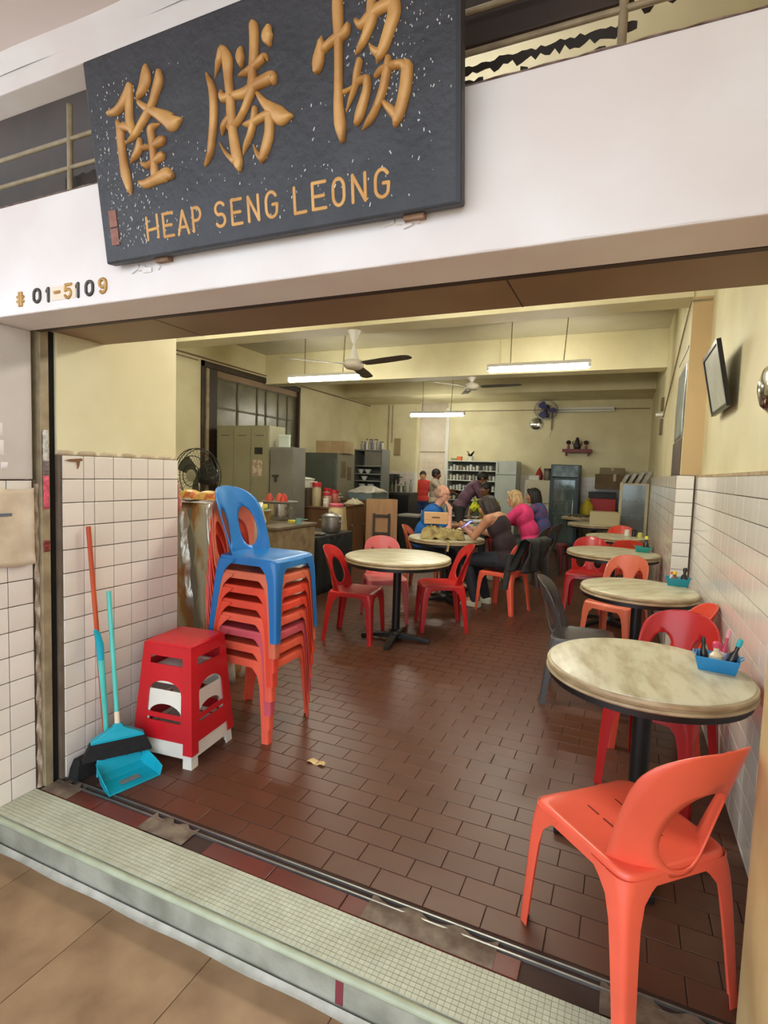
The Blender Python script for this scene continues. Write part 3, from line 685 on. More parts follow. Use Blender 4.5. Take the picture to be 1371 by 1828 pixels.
# ---- condiment baskets
def bottle(mb, x, y, z, r, h, neck=.45): return mb.lathe([(r, z), (r, z + h * .62), (r * neck, z + h * .78), (r * neck, z + h)], 12, (x, y, 0))
def caddy(loc, rz, bm, items, label):
    t = thing('condiment_basket', label, 'basket', loc, rz)
    mb = MB(); a, b = (.062, .045), (.075, .057)
    for (s0, s1, h0, h1) in ((a, b, 0, .055),):
        o = [(x * s0[0], y * s0[1], 0) for x, y in ((-1, -1), (1, -1), (1, 1), (-1, 1))]; p = [(x * s1[0], y * s1[1], h1) for x, y in ((-1, -1), (1, -1), (1, 1), (-1, 1))]
        oi = [(x * (s0[0] - .003), y * (s0[1] - .003), .003) for x, y in ((-1, -1), (1, -1), (1, 1), (-1, 1))]; pi_ = [(x * (s1[0] - .003), y * (s1[1] - .003), h1) for x, y in ((-1, -1), (1, -1), (1, 1), (-1, 1))]
        mb.loft([o, p, pi_, oi], True)
    mb.build('tray', bm, t, bevel=.002)
    for sx in (-1, 1): MB().tube([(sx * .074, -.02, .053), (sx * .084, -.018, .06), (sx * .084, .018, .06), (sx * .074, .02, .053)], .003, 6).build('handle', bm, t)
    for (x, y, r, h, c, lid, lean) in items:
        tt = thing('condiment_bottle', lid[2], 'bottle', Vector(loc) + Matrix.Rotation(rz, 3, 'Z') @ Vector((x, y, .0045)), rz, tilt=(lean[0], lean[1]))
        bottle(MB(), 0, 0, 0, r, h).build('bottle', mat('bottle_%d_%d_%d' % c, c, .25), tt, smooth=.7)
        MB().lathe([(r * .62, h * .97), (r * .62, h * 1.18), (r * .4, h * 1.24)], 12).build('cap', mat('cap_%d_%d_%d' % lid[0], lid[0], .4), tt, smooth=.7)
        if lid[1]: MB().lathe([(r * 1.02, h * .12), (r * 1.02, h * .5)], 12).build('wrapper', mat('wrap_%d_%d_%d' % lid[1], lid[1], .5), tt, smooth=.7)
    return t
TZ = .752
caddy((.37, 2.44, TZ), -.15, plastic('basket_blue', (38, 140, 200)), [
  (-.006, -.004, .024, .085, (226, 206, 170), ((205, 60, 92), None, 'cream jar with a pink cap in the blue basket'), (0, 0)),
  (.034, -.012, .016, .11, (30, 24, 22), ((40, 170, 180), None, 'dark sauce bottle with a teal cap leaning out of the blue basket'), (0, .28)),
  (-.044, .014, .0135, .09, (34, 30, 28), ((26, 24, 24), None, 'small black bottle in the blue basket'), (0, -.08)),
  (.008, .029, .0125, .125, (200, 70, 96), ((224, 150, 160), (236, 220, 220), 'pink squeeze bottle tilted in the blue basket'), (0, .16))], 'blue plastic condiment basket on the front marble table')
caddy((.378, 4.3, TZ), -.1, plastic('basket_teal', (24, 140, 156)), [
  (-.022, -.006, .023, .075, (120, 74, 50), ((226, 186, 40), (224, 214, 200), 'brown pepper jar with a yellow lid in the teal basket'), (0, 0)),
  (.035, .006, .022, .1, (30, 26, 30), ((28, 24, 28), None, 'black soy sauce bottle in the teal basket'), (0, .04)),
  (-.044, .026, .012, .07, (226, 220, 210), ((214, 90, 70), None, 'white shaker with a red lid in the teal basket'), (0, 0))], 'teal plastic condiment basket on the second wall table')
caddy((.2, 6.12, TZ), 0, plastic('basket_green', (40, 150, 140)), [(.03, .0, .026, .13, (40, 34, 32), ((214, 214, 70), None, 'tall dark bottle with a lime yellow cap on the third wall table'), (0, 0)),
  (-.03, .0, .022, .04, (60, 160, 150), ((40, 150, 140), None, 'short green jar on the third wall table'), (0, 0))], 'green condiment tray on the third wall table')
for (x, y, r, h, c, cap_, lb) in ((.06, 7.78, .035, .06, (222, 220, 208), (230, 228, 216), 'white sugar jar on the fourth wall table'), (.14, 7.72, .03, .07, (40, 34, 34), (30, 28, 28), 'black jar on the fourth wall table'), (.21, 7.62, .03, .05, (196, 186, 90), (206, 200, 110), 'yellow green jar on the fourth wall table')):
    t = thing('condiment_jar', lb, 'jar', (x, y, TZ)); MB().lathe([(r, 0), (r * 1.05, h * .5), (r * .9, h)], 14).build('jar', mat('jar_%d_%d_%d' % c, c, .3), t, smooth=.7); MB().lathe([(r * .95, h), (r * .95, h * 1.25), (r * .3, h * 1.35)], 14).build('lid', mat('cap_%d_%d_%d' % cap_, cap_, .4), t, smooth=.7)

# ================================================================== STOOLS, BROOMS
def stool(loc, rz, mt_, label, zoff):
    t = thing('plastic_stool', label, 'stool', loc, rz)
    H_, bt, tp = .53 - .075 * (zoff == 0), .178 - .006 * (zoff == 0), .138
    K_ = H_ / .53
    def hwid(z): return bt + (tp - bt) * z / H_
    mb = MB().loft([[(x * s, y * s, z) for x, y in ((-1, -.86), (-.86, -1), (.86, -1), (1, -.86), (1, .86), (.86, 1), (-.86, 1), (-1, .86))] for s, z in ((tp + .004, H_ - .012), (tp + .004, H_ - .004), (tp - .006, H_ + .002))])
    mb.build('top', mt_, t, bevel=.002)
    for k in range(4):
        M = Matrix.Rotation(PI / 2 * k, 3, 'Z')
        def fn(s, z): w_ = hwid(z); return M @ Vector((s * w_, -w_, z))
        def spans(z):
            z = z / K_; lg = .30 - .06 * z / .53
            if z < .10:
                q = (z / .10); a = 1 - lg - .0
                if z > .055: return [(-1, 1)]
                return [(-1, -1 + lg), (1 - lg, 1)]
            if .145 < z < .16: return [(-1, -.62), (.62, 1)]
            if .185 < z < .345:
                h_ = .62 if z < .285 else .62 * math.sqrt(max(0, 1 - ((z - .285) / .0605) ** 2))
                return [(-1, -h_), (h_, 1)]
            if .425 < z < .465: return [(-1, -.66), (.66, 1)]
            return [(-1, 1)]
        rows = [0, .02, .04, .055, .0551, .10, .145, .16, .185, .23, .285] + [.285 + .06 * math.sin(PI / 2 * i / 6) for i in range(1, 7)] + [.345, .385, .425, .465, .5, .524]
        rows = [q * K_ for q in rows]
        o = rowspan(MB(), rows, spans, fn).build('side_panel', mt_, t)
        weld(o); md = o.modifiers.new('thick', 'SOLIDIFY'); md.thickness = .006; md.offset = -1
    for sx in (-1, 1):
        for sy in (-1, 1): MB().loft([[(sx * (q + a), sy * (q + b), z) for a, b in (((-.03, -.03), (.0, -.03), (.0, .0), (-.03, 0)) if zoff == 0 else ((-.03, -.006), (-.006, -.006), (-.006, -.03), (0, -.03), (0, 0), (-.03, 0)))] for q, z in ((bt - .0005, .0), (bt - .005, .06))]).build('leg_foot', mt_, t, bevel=.002)
    return t
stool((-2.035, 2.12, 0), math.radians(6), P_white, 'white plastic stool nested inside the red one', 0)
stool((-2.035, 2.12, .07), math.radians(6), P_stool, 'red plastic stool stacked over a white one beside the brooms', .07)
# orange-handled broom leaning on the partition
t = thing('floor_broom', 'broom with a long orange stick and black bristles against the tiled partition', 'broom', (-2.266, 1.79, 0))
MB().tube([(.0, .045, .07), (-.022, -.03, 1.18)], .0105, 10).build('handle', mat('orange_stick', (196, 82, 40), .45, (170, 62, 34), 9, stretch=(1, 1, .2)), t, smooth=.9)
MB().loft([[(x * a, y * b, z) for x, y in ((-1, -1), (1, -1), (1, 1), (-1, 1))] for a, b, z in ((.03, .14, 0), (.028, .13, .05), (.022, .115, .09))]).build('bristles', mat('black_bristle', (20, 18, 18), .9, (30, 27, 26), 60, bump=.5, bscale=150), t)
# teal broom, hung on the dustpan so that its bristles press on the rim of the pan
t = thing('plastic_broom', 'teal plastic broom with black bristles standing in front of the orange stick', 'broom', (-2.135, 1.79, .098))
MB().tube([(.0, .0, .135), (-.115, .047, .765)], .0105, 10).build('handle', P_teal, t, smooth=.9)
MB().tube([(-.001, .0, .14), (-.012, .005, .205)], .0125, 10).build('ferrule', mat('ivory_band', (222, 206, 176), .5), t, smooth=.9)
Rb = Matrix.Rotation(math.radians(56), 3, 'Z')
MB().loft([[Rb @ Vector((x * a, y * b, z)) for x, y in ((-1, -1), (1, -1), (1, 1), (-1, 1))] for a, b, z in ((.116, .019, .076), (.113, .02, .088), (.065, .017, .115), (.025, .016, .135), (.015, .015, .155))]).build('head', P_cyan, t, bevel=.003)
br = MB(); rn = random.Random(3)
br.loft([[Rb @ Vector((x * a, y * b, z)) for x, y in ((-1, -1), (1, -1), (1, 1), (-1, 1))] for a, b, z in ((.15, .024, .0), (.118, .018, .077))])
for _ in range(160):
    u, v = rn.uniform(-1, 1), rn.uniform(-1, 1); br.tube([Rb @ Vector((u * .112, v * .016, .077)), Rb @ Vector((u * .152, v * .025, -.003))], .0016, 4)
br.build('bristles', MATS['black_bristle'], t)
# dustpan with long handle; local: mouth to -y, handle at back (+y)
DP = Vector((-2.058, 1.776, 0)); t = thing('dustpan', 'cyan plastic dustpan with a tall hooked handle lying before the broom', 'dustpan', DP, math.radians(75))
mb = MB()
sec = ((-.083, .128, .004), (-.03, .125, .006), (.025, .118, .012), (.066, .11, .03))
def rimz(yy): return .045 + (yy + .083) * .36
mb.loft([[(-wv, yy, rimz(yy)), (-wv + .012, yy, zz + .004), (wv - .012, yy, zz + .004), (wv, yy, rimz(yy)), (wv + .004, yy, rimz(yy)), (wv - .008, yy, zz - .003), (-wv + .008, yy, zz - .003), (-wv - .004, yy, rimz(yy))] for yy, wv, zz in sec], True)
mb.add([(-.11, .064, .03), (.11, .064, .03), (.1, .082, .102), (-.1, .082, .102), (-.11, .07, .03), (.11, .07, .03), (.1, .088, .102), (-.1, .088, .102)], [(0, 1, 2, 3), (7, 6, 5, 4), (0, 4, 5, 1), (3, 2, 6, 7), (0, 3, 7, 4), (1, 5, 6, 2)])
mb.build('pan', P_cyan, t, bevel=.002)
MB().box(-.045, -.045, .0115, .045, .0, .0125).build('pan_sticker', mat('worn_sticker', (92, 118, 124), .6, (128, 120, 116), 40), t)
Ri = Matrix.Rotation(-math.radians(75), 3, 'Z')
def dl(*p): return Ri @ (Vector(p) - DP)
MB().tube([dl(-2.135, 1.795, .05), dl(-2.175, 1.79, .062), dl(-2.196, 1.785, .09), dl(-2.204, 1.778, .3), dl(-2.222, 1.769, .57)], [.011, .012, .0125, .0125, .015], 10).build('handle', P_teal, t, smooth=.9)
MB().tube([dl(-2.221, 1.769, .55), dl(-2.225, 1.768, .62), dl(-2.222, 1.752, .68), dl(-2.216, 1.735, .70)], [.0165, .018, .014, .007], 8).build('hook', P_cyan, t, smooth=.9)
# ================================================================== LAMPS, FANS, CONDUITS
def tube_lamp(x0, x1, Y, z, label, lit=True, rods=True, zt=ZC):
    t = thing('tube_lamp', label, 'lamp', ((x0 + x1) / 2, Y, z)); h = (x1 - x0) / 2
    MB().box(-h, -.035, .02, h, .035, .06).build('batten', M_wplast, t, bevel=.004)
    MB().tube([(-h + .03, 0, -.012), (h - .03, 0, -.012)], .032, 12).build('tube', M_lamp if lit else mat('dead_tube', (214, 214, 204), .3), t, smooth=.9)
    for s in (-1, 1): MB().box(s * h - .03 * (s > 0), -.03, -.022, s * h + .03 * (s < 0), .03, .022).build('end_holder', M_wplast, t)
    if rods:
        for s in (-.53 * h, .5 * h): MB().tube([(s, 0, .06), (s + .03 * (s > 0), 0, zt - z)], .006, 6).build('hanging_rod', M_frame, t, smooth=.9)
    return t
tube_lamp(-4.57, -3.37, 6.75, 2.775, 'lit fluorescent tube lamp hanging beside the ceiling fan')
tube_lamp(-1.67, -.45, 6.85, 2.805, 'lit fluorescent tube lamp hanging near the tiled wall side, over the wall tables')
tube_lamp(-4.17, -3.0, 10.62, 2.68, 'lit fluorescent tube lamp hanging before the kitchen doorway', zt=ZC)
tube_lamp(-1.5, -.3, YB - .05, 2.905, 'unlit fluorescent tube lamp fixed on the back wall beside the blue fan', lit=False, rods=False)
tube_lamp(-1.7, -.5, 3.3, 2.72, 'lit fluorescent tube lamp high in the front bay, over the aisle')
tube_lamp(-1.7, -.5, 3.5, 2.72, 'unseen second tube lamp added to brighten the front bay, beside the one over the aisle')  # out-of-view lamp added for extra brightness in the front bay
tube_lamp(-3.55, -2.4, YB + 1.2, 2.6, 'lit fluorescent tube lamp inside the kitchen')
tube_lamp(-5.1, -4.88, YB + .9, 2.6, 'unseen short tube lamp added to brighten the kitchen beside the doorway')  # hidden lamp added so that the kitchen looks brighter through the doorway
tube_lamp(-4.6, -3.4, 3.7, 2.86, 'lit fluorescent tube lamp high in the front bay, over the lockers')
def ceiling_fan(loc, ztop, ang, label, r=.74):
    t = thing('ceiling_fan', label, 'fan', loc); zt = ztop - loc[2]
    ch_ = min(.13, zt * .45); cv_ = min(.2, zt * .55)
    MB().lathe([(.02, zt - ch_), (.055, zt - ch_ * .25), (.07, zt - .002)], 16).build('canopy_cup', M_wplast, t, smooth=.9)
    MB().tube([(0, 0, min(.1, zt * .4)), (0, 0, zt - ch_ * .7)], .011, 10).build('down_rod', M_wplast, t, smooth=.9)
    MB().lathe([(.06, .045), (.05, .045 + (cv_ - .045) * .2), (.014, cv_)], 16).build('rod_cover', M_wplast, t, smooth=.9)
    MB().lathe([(.02, -.05), (.075, -.045), (.105, -.02), (.11, .01), (.095, .04), (.05, .05)], 24).build('motor', mat('fan_motor', (206, 198, 182), .4), t, smooth=.9)
    for k in range(3):
        R = Matrix.Rotation(math.radians(ang + 120 * k), 3, 'Z') @ Matrix.Rotation(math.radians(-9), 3, 'X')
        b = MB().loft([[R @ Vector((d, y * w_, -.004 + z)) for y, z in ((-1, 0), (1, 0), (1, .004), (-1, .004))] for d, w_ in ((.14, .045), (.2, .058), (.45, .066), (.68, .06), (.735, .045), (r + .015, .02))])
        bl = b.build('blade', mat('fan_blade', (92, 84, 78), .45), t, smooth=.6)
        MB().bar(R @ Vector((.08, 0, 0)), R @ Vector((.2, 0, .002)), .03, .008).build('blade_arm', M_alu, bl)
ceiling_fan((-2.66, 5.12, 2.585), 2.93, -17, 'white ceiling fan hanging from the first beam beside the chair stack bay')
ceiling_fan((-2.2, 8.1, 2.80), 2.94, -6, 'second ceiling fan close under the farther beam')
def cond(name, pts, r, mt_, label): return tag(MB().tube(pts, r, 8).build(name, mt_, smooth=.9), label, 'conduit')
cond('wall_conduit', [(XW + .012, 2.4, 3.085), (XW + .012, 12.2, 3.085)], .013, M_brown, 'long conduit running along the left wall above the window')
cond('wall_conduit', [(XW + .012, 2.4, 3.03), (XW + .012, 6.3, 3.03)], .01, M_frame, 'thin conduit under the long one, ending at the window corner')
cond('wall_conduit', [(-3.7, YB - .012, 2.93), (.36, YB - .012, 2.93)], .01, M_frame, 'thin conduit across the back wall behind the blue fan')
cond('wall_conduit', [(-5.35, YB - .014, 3.1), (-5.35, YB - .014, 1.95)], .014, M_frame, 'upright conduit on the back wall beside the kitchen doorway')
cond('wall_conduit', [(-5.25, YB - .014, 3.1), (-5.25, YB - .014, 2.2)], .012, M_frame, 'second upright conduit on the back wall beside the fuse box')
cond('wall_conduit', [(XR + .03, 4.972, 2.90), (XRP + .02, 4.972, 2.9), (XRP + .022, 5.3, 2.86), (XRP + .022, 7.9, 2.3)], .007, M_frame, 'thin cable crossing the pilaster and drooping along the right wall')
cond('wall_conduit', [(-1.75, 7.94, 3.44), (-1.75, 7.94, 2.95)], .01, M_cream, 'short painted conduit running down the middle beam')
tag(B(-5.16, YB - .05, 1.9, -5.02, YB - .002, 2.3).build('fuse_box', mat('fuse_brown', (150, 132, 96), .5), bevel=.004), 'tan fuse box on the back wall by the conduits', 'fuse box')
# ================================================================== WINDOW
wn = struct('window_1', MB().box(XW - .12, W0, WZ0, XW + .02, W0 + .06, WZ1).box(XW - .12, W1 - .05, WZ0, XW + .02, W1, WZ1).box(XW - .12, W0, WZ1 - .09, XW + .02, W1, WZ1).box(XW - .12, W0, WZ0, XW + .02, W1, WZ0 + .06), M_dkbrown, .003)
M_pane = mat('olive_pane', (122, 114, 82), .28, (88, 82, 58), 2.4, detail=3)  # panes mottled between two olive tones
M_sash = mat('olive_sash', (92, 84, 60), .5)
MB().box(XW - .08, W0 + .06, WZ0 + .06, XW + .0, W0 + .36, WZ1 - .09).build('closed_leaf', mat('umber_panel', (50, 36, 28), .5), wn, bevel=.003)
MB().box(XW - .02, W0 + .09, WZ0 + .06, XW + .03, W0 + .15, WZ1 - .1).build('white_strip', M_frame, wn)
ycols = [6.75, 7.28, 7.80, 8.05, 8.42, 8.72, 8.98]; zrows = [WZ0 + .06, 1.5, 1.95, 2.4, 2.85]
for a, b in zip(ycols, ycols[1:]):
    for c, d in zip(zrows, zrows[1:]): MB().box(XW - .07, a + .012, c + .012, XW - .06, b - .012, d - .012).build('pane', M_pane, wn)
for a in ycols: MB().box(XW - .08, a - .016, WZ0 + .06, XW - .045, a + .016, 2.9).build('mullion', M_sash, wn)
for c in zrows[1:]: MB().box(XW - .08, 6.75, c - .016, XW - .045, 8.98, c + .016).build('transom', M_sash, wn)
MB().box(XW - .1, 6.7, 2.86, XW - .03, 9.0, 2.96).build('head_board', M_brown, wn)

# ================================================================== LEFT SIDE FURNITURE
def carton(name, loc, sz, rz, mt_, label, cat='box', tape=True, group=None):
    t = thing(name, label, cat, loc, rz, group); a, b, c = sz[0] / 2, sz[1] / 2, sz[2]
    B(-a, -b, 0, a, b, c).build('body', mt_, t, bevel=.004)
    if tape: MB().box(-.025, -b - .001, c * .55, .025, b + .001, c + .0012).build('tape', mat('tape', (176, 150, 112), .3), t)
    else: MB().box(-a - .004, -b - .004, c - .02, a + .004, b + .004, c + .004).build('lid', mt_, t, bevel=.003)
    return t
def pot(name, loc, r, h, mt_, label, lid=True, cat='pot', handles=True, knob=True, lidm=None):
    t = thing(name, label, cat, loc)
    MB().lathe([(r * .8, 0), (r * .97, h * .12), (r, h * .35), (r * .98, h * .95), (r * 1.05, h), (r * .95, h * .99)], 24).build('body', mt_, t, smooth=.7)
    if lid:
        MB().lathe([(r * 1.04, h), (r * 1.0, h * 1.04), (r * .6, h * 1.16), (r * .12, h * 1.22)], 24).build('lid', lidm or mt_, t, smooth=.9)
        if knob: MB().ball((0, 0, h * 1.26), r * .13, 10, 6).build('knob', lidm or mt_, t, smooth=3)
    if handles:
        for s in (-1, 1): MB().tube([(s * r, -r * .3, h * .7), (s * r * 1.25, -r * .22, h * .72), (s * r * 1.25, r * .22, h * .72), (s * r, r * .3, h * .7)], r * .06, 8).build('handle', mt_, t, smooth=.9)
    return t
def jar(loc, r, h, body, lidm, label, name='jar', cat='jar', group=None, lidh=.18):
    t = thing(name, label, cat, loc, 0, group)
    MB().lathe([(r * .92, 0), (r, h * .06), (r, h * .85), (r * .85, h)], 18).build('body', body, t, smooth=.7)
    MB().lathe([(r * 1.02, h * .98), (r * 1.02, h * (1 + lidh)), (r * .9, h * (1.03 + lidh))], 18).build('lid', lidm, t, smooth=.7)
    return t
M_lock = mat('locker_olive', (148, 144, 118), .45, (136, 131, 106), 2); M_gcab = mat('grey_cabinet', (132, 128, 120), .5, (116, 112, 104), 3)
t = thing('steel_locker', 'olive grey three door steel locker in front of the window', 'locker', (-5.25, 6.78, 0))
B(-.48, -.18, 0, .48, .22, 2.1).build('body', M_lock, t, bevel=.004)
for i in range(3):
    x0 = -.47 + i * .315
    d = B(x0, -.192, .2, x0 + .308, -.18, 2.07).build('door', M_lock, t, bevel=.003)
    MB().box(x0 + .02, -.2, 1.22, x0 + .035, -.192, 1.32).build('handle', M_alu, d)
    MB().box(x0 + .08, -.194, 1.95, x0 + .23, -.1915, 1.96).build('vent_slot', M_dark, d)
MB().box(.23, -.196, 1.68, .37, -.192, 1.78).build('black_sticker', M_black, t)
MB().box(.2, -.196, 1.36, .37, -.192, 1.60).build('notice', mat('notice_paper', (206, 192, 172), .7, (150, 120, 104), 22), t)
t = thing('grey_cabinet', 'low grey steel cabinet standing between the locker and the kitchen counter', 'cabinet', (-4.56, 6.76, 0))
B(-.19, -.16, 0, .2, .18, 1.79).build('body', M_gcab, t, bevel=.004)
d = B(-.18, -.172, .1, .19, -.16, 1.77).build('door', M_gcab, t, bevel=.003); MB().box(-.13, -.2, 1.36, -.03, -.172, 1.39).box(-.1, -.19, 1.29, -.06, -.172, 1.36).build('latch', M_dark, d)
carton('calendar_block', (-4.6, 6.74, 1.79), (.16, .06, .18), .2, mat('pale_cyan_paper', (196, 208, 200), .7), 'small white calendar block on top of the grey cabinet', 'calendar', tape=False)
# standing fan
t = thing('standing_fan', 'black standing fan half hidden behind the tiled partition', 'fan', (-3.22, 3.5, 0))
MB().lathe([(.2, 0), (.2, .02), (.06, .05), (.025, .07)], 24).build('base', M_dark, t, smooth=.6)
MB().tube([(0, 0, .05), (0, 0, 1.27)], .015, 10).build('pole', M_black, t, smooth=.9)
MB().lathe([(.07, -.16), (.085, -.1), (.07, -.03), (.03, 0)], 16, (0, 0, 1.4), Matrix.Rotation(PI / 2, 3, 'X')).build('motor', M_dark, t, smooth=.8)
cg = MB(); Rf = Matrix.Rotation(PI / 2, 3, 'X')
for q, zz in ((.225, .03), (.22, .065), (.16, .085), (.09, .093), (.22, -.005)): cg.tube([Rf @ Vector((q * math.cos(2 * PI * j / 28), q * math.sin(2 * PI * j / 28), zz)) + Vector((0, 0, 1.4)) for j in range(29)], .0035, 5)
for j in range(36):
    a = 2 * PI * j / 36; cg.tube([Rf @ Vector((q * math.cos(a), q * math.sin(a), zz)) + Vector((0, 0, 1.4)) for q, zz in ((.05, .094), (.16, .086), (.22, .06), (.226, .03), (.22, -.005), (.1, -.03))], .0013, 4)
cg.build('cage', M_black, t)
MB().lathe([(.05, .09), (.05, .1), (.02, .104)], 14, (0, 0, 1.4), Rf).build('badge', M_alu, t, smooth=.6)
for k in range(3):
    R = Rf @ Matrix.Rotation(2 * PI * k / 3 + .5, 3, 'Z') @ Matrix.Rotation(.35, 3, 'X')
    MB().loft([[R @ Vector((d_, y * w_, .03 + z)) + Vector((0, 0, 1.4)) for y, z in ((-1, 0), (1, 0), (1, .004), (-1, .004))] for d_, w_ in ((.02, .02), (.08, .05), (.17, .07), (.195, .04))]).build('blade', mat('smoke_blade', (54, 56, 50), .3), t)
# plastic wrapped rack behind the stack
M_wrap = mat('silver_plastic_sheet', (196, 192, 178), .2, (178, 132, 88), 6, bump=1.0, bscale=9, metal=.3, stretch=(1, 1, .45), lo=.52, hi=.6)  # gold-brown bands paint warm reflections into the sheet colour
t = thing('wrapped_rack', 'tall rack wrapped in shiny silvery plastic behind the chair stack', 'rack', (-2.7, 2.99, 0))
B(-.27, -.19, 0, .27, .19, 1.2).build('frame', M_gcab, t, bevel=.01)
def wrapf(a, b):
    p = (a * 4) % 4; s = int(p) % 4; f = p - int(p); z = 1.235 * b
    q = [(-.295, -.215), (.295, -.215), (.295, .215), (-.295, .215), (-.295, -.215)]
    x = q[s][0] + (q[s + 1][0] - q[s][0]) * f; y = q[s][1] + (q[s + 1][1] - q[s][1]) * f
    k = .03 * math.sin(a * 61 + b * 2) + .012 * math.sin(a * 113 + b * 9) + .01 * math.sin(a * 37 + b * 31)
    return (x + k * (x / .3), y + k * (y / .22), z)
MB().grid(wrapf, 96, 18).build('plastic_sheet', M_wrap, t, smooth=3, solid=.001)
MB().grid(lambda a, b: (-.3 + .6 * a, -.22 + .44 * b, 1.236 + .012 * math.sin(a * 11) * math.sin(b * 7)), 14, 10).build('sheet_top', mat('grey_sheet', (176, 168, 164), .4, (150, 140, 138), 8), t, smooth=3, solid=.002)
M_pack = mat('yellow_packet', (224, 180, 96), .35, (196, 92, 50), 14, lo=.5, hi=.62)
for i, (x, y, rz, lb) in enumerate(((-2.60, 2.92, .12, 'yellow biscuit packet lying on the wrapped rack, next to the blue chair'), (-2.825, 2.98, -.2, 'yellow biscuit packet lying on the wrapped rack, next to the partition'))):
    t = thing('food_packet', lb, 'packet', (x, y, 1.25), rz)
    MB().grid(lambda a, b: (-.095 + .19 * a, -.06 + .12 * b, .003 + .062 * (math.sin(a * PI) ** .35) * (math.sin(b * PI) ** .35)), 14, 10).grid(lambda a, b: (.095 - .19 * a, -.06 + .12 * b, .003), 14, 10).build('pouch', M_pack, t, smooth=3)
    for s in (-1, 1): MB().box(s * .095 - .006, -.055, .001, s * .095 + .006, .055, .005).build('seal', M_pack, t)
t = thing('plastic_bag', 'pink plastic bag hanging at the partition corner', 'bag', (-2.36, 2.385, 1.2))
MB().loft([[(math.cos(2 * PI * j / 14) * r_ * (1 + .25 * math.sin(5 * j + z * 40)), math.sin(2 * PI * j / 14) * r_ * .6, z) for j in range(14)] for z, r_ in ((0, .008), (.03, .024), (.07, .028), (.11, .016), (.15, .022), (.18, .012))]).build('pouch', mat('pink_bag', (216, 150, 132), .4, (190, 112, 100), 30), t, smooth=3)
MB().tube([(0, 0, .17), (.0, .0, .2)], .003, 6).build('hanger', M_frame, t)
# counter row
M_stone = mat('stone_face', (150, 134, 104), .5, (116, 96, 70), 9, detail=9); M_wood = mat('brown_wood', (112, 80, 52), .5, (92, 62, 40), 6, stretch=(1, 1, .3)); M_ply = mat('plywood', (168, 124, 78), .5, (150, 106, 64), 4, stretch=(4, 1, .4))
t = thing('stone_counter', 'short stone faced counter holding sponges, left of the black table', 'counter', (-3.5, 4.9, 0))
B(-.36, -.38, 0, .34, .36, .86).build('body', M_stone, t, bevel=.006); B(-.38, -.4, .86, .36, .38, .89).build('worktop', mat('stone_top', (120, 104, 84), .4, (100, 84, 64), 8), t, bevel=.005)
t = thing('black_table', 'black cloth covered side table holding a silver pot', 'table', (-3.6, 5.85, 0))
B(-.38, -.45, .665, .39, .45, .70).build('top', M_dark, t, bevel=.004); MB().grid(lambda a, b: (.385 + .008 * math.sin(a * 30), -.45 + .9 * a, .02 + .66 * b), 40, 6).build('cloth_front', mat('black_cloth', (22, 24, 22), .9), t, smooth=3, solid=.004)
MB().grid(lambda a, b: (-.38 + .765 * a, -.445 + .006 * math.sin(a * 26), .02 + .66 * b), 30, 6).build('cloth_side', MATS['black_cloth'], t, smooth=3, solid=.004)
for sx in (-1, 1):
    for sy in (-1, 1): B(sx * .34 - .02, sy * .4 - .02, 0, sx * .34 + .02, sy * .4 + .02, .665).build('leg', M_black, t)
t = thing('wooden_counter', 'brown wooden kitchen counter crowded with jars and cookers', 'counter', (-4.45, 7.67, 0))
B(-.42, -.62, 0, .42, .62, .90).build('body', M_wood, t, bevel=.004); B(-.44, -.64, .90, .44, .64, .93).build('worktop', M_wood, t, bevel=.004)
for i in range(3): d = B(.42, -.58 + i * .4, .1, .436, -.58 + i * .4 + .37, .86).build('door', M_wood, t, bevel=.003); MB().ball((.445, -.58 + i * .4 + .33, .6), .012, 8, 6).build('knob', M_alu, d)
t = thing('prep_cabinet', 'brown prep cabinet with a covered tray, beside the grey shelf', 'cabinet', (-4.45, 9.3, 0))
B(-.35, -.5, 0, .35, .5, .93).build('body', M_wood, t, bevel=.004); B(-.37, -.52, .93, .37, .52, .96).build('worktop', M_wood, t, bevel=.004)
for i in range(2): d = B(.35, -.46 + i * .47, .1, .366, -.46 + i * .47 + .44, .88).build('door', M_wood, t, bevel=.003); MB().ball((.374, -.03 + i * .08, .55), .012, 8, 6).build('knob', M_alu, d)
# green grey refrigerator with carton
t = thing('old_refrigerator', 'dark green grey refrigerator against the left wall under a carton', 'refrigerator', (-5.3, 9.15, 0)); M_gf = mat('green_grey', (92, 96, 84), .4, (82, 86, 74), 3)
B(-.45, -.33, .0, .45, .35, 1.8).build('body', mat('fridge_side', (126, 120, 100), .45), t, bevel=.006)
d = B(-.45, -.36, 1.12, .45, -.33, 1.8).build('upper_door', M_gf, t, bevel=.005); MB().box(.39, -.385, 1.2, .42, -.36, 1.7).build('handle', M_alu, d)
d = B(-.45, -.36, .05, .45, -.33, 1.1).build('lower_door', M_gf, t, bevel=.005); MB().box(.39, -.385, .5, .42, -.36, 1.0).build('handle', M_alu, d)
MB().box(.454, -.2, 1.35, .456, -.02, 1.65).build('sticker', mat('old_sticker', (110, 90, 56), .6, (86, 70, 44), 30), t); MB().box(.454, .06, 1.3, .456, .2, 1.55).build('sticker', MATS['old_sticker'], t)
carton('carton_box', (-5.1, 9.15, 1.8), (.6, .42, .23), .05, mat('kraft', (176, 150, 108), .7, (160, 134, 94), 5), 'brown cardboard carton on the green grey refrigerator')
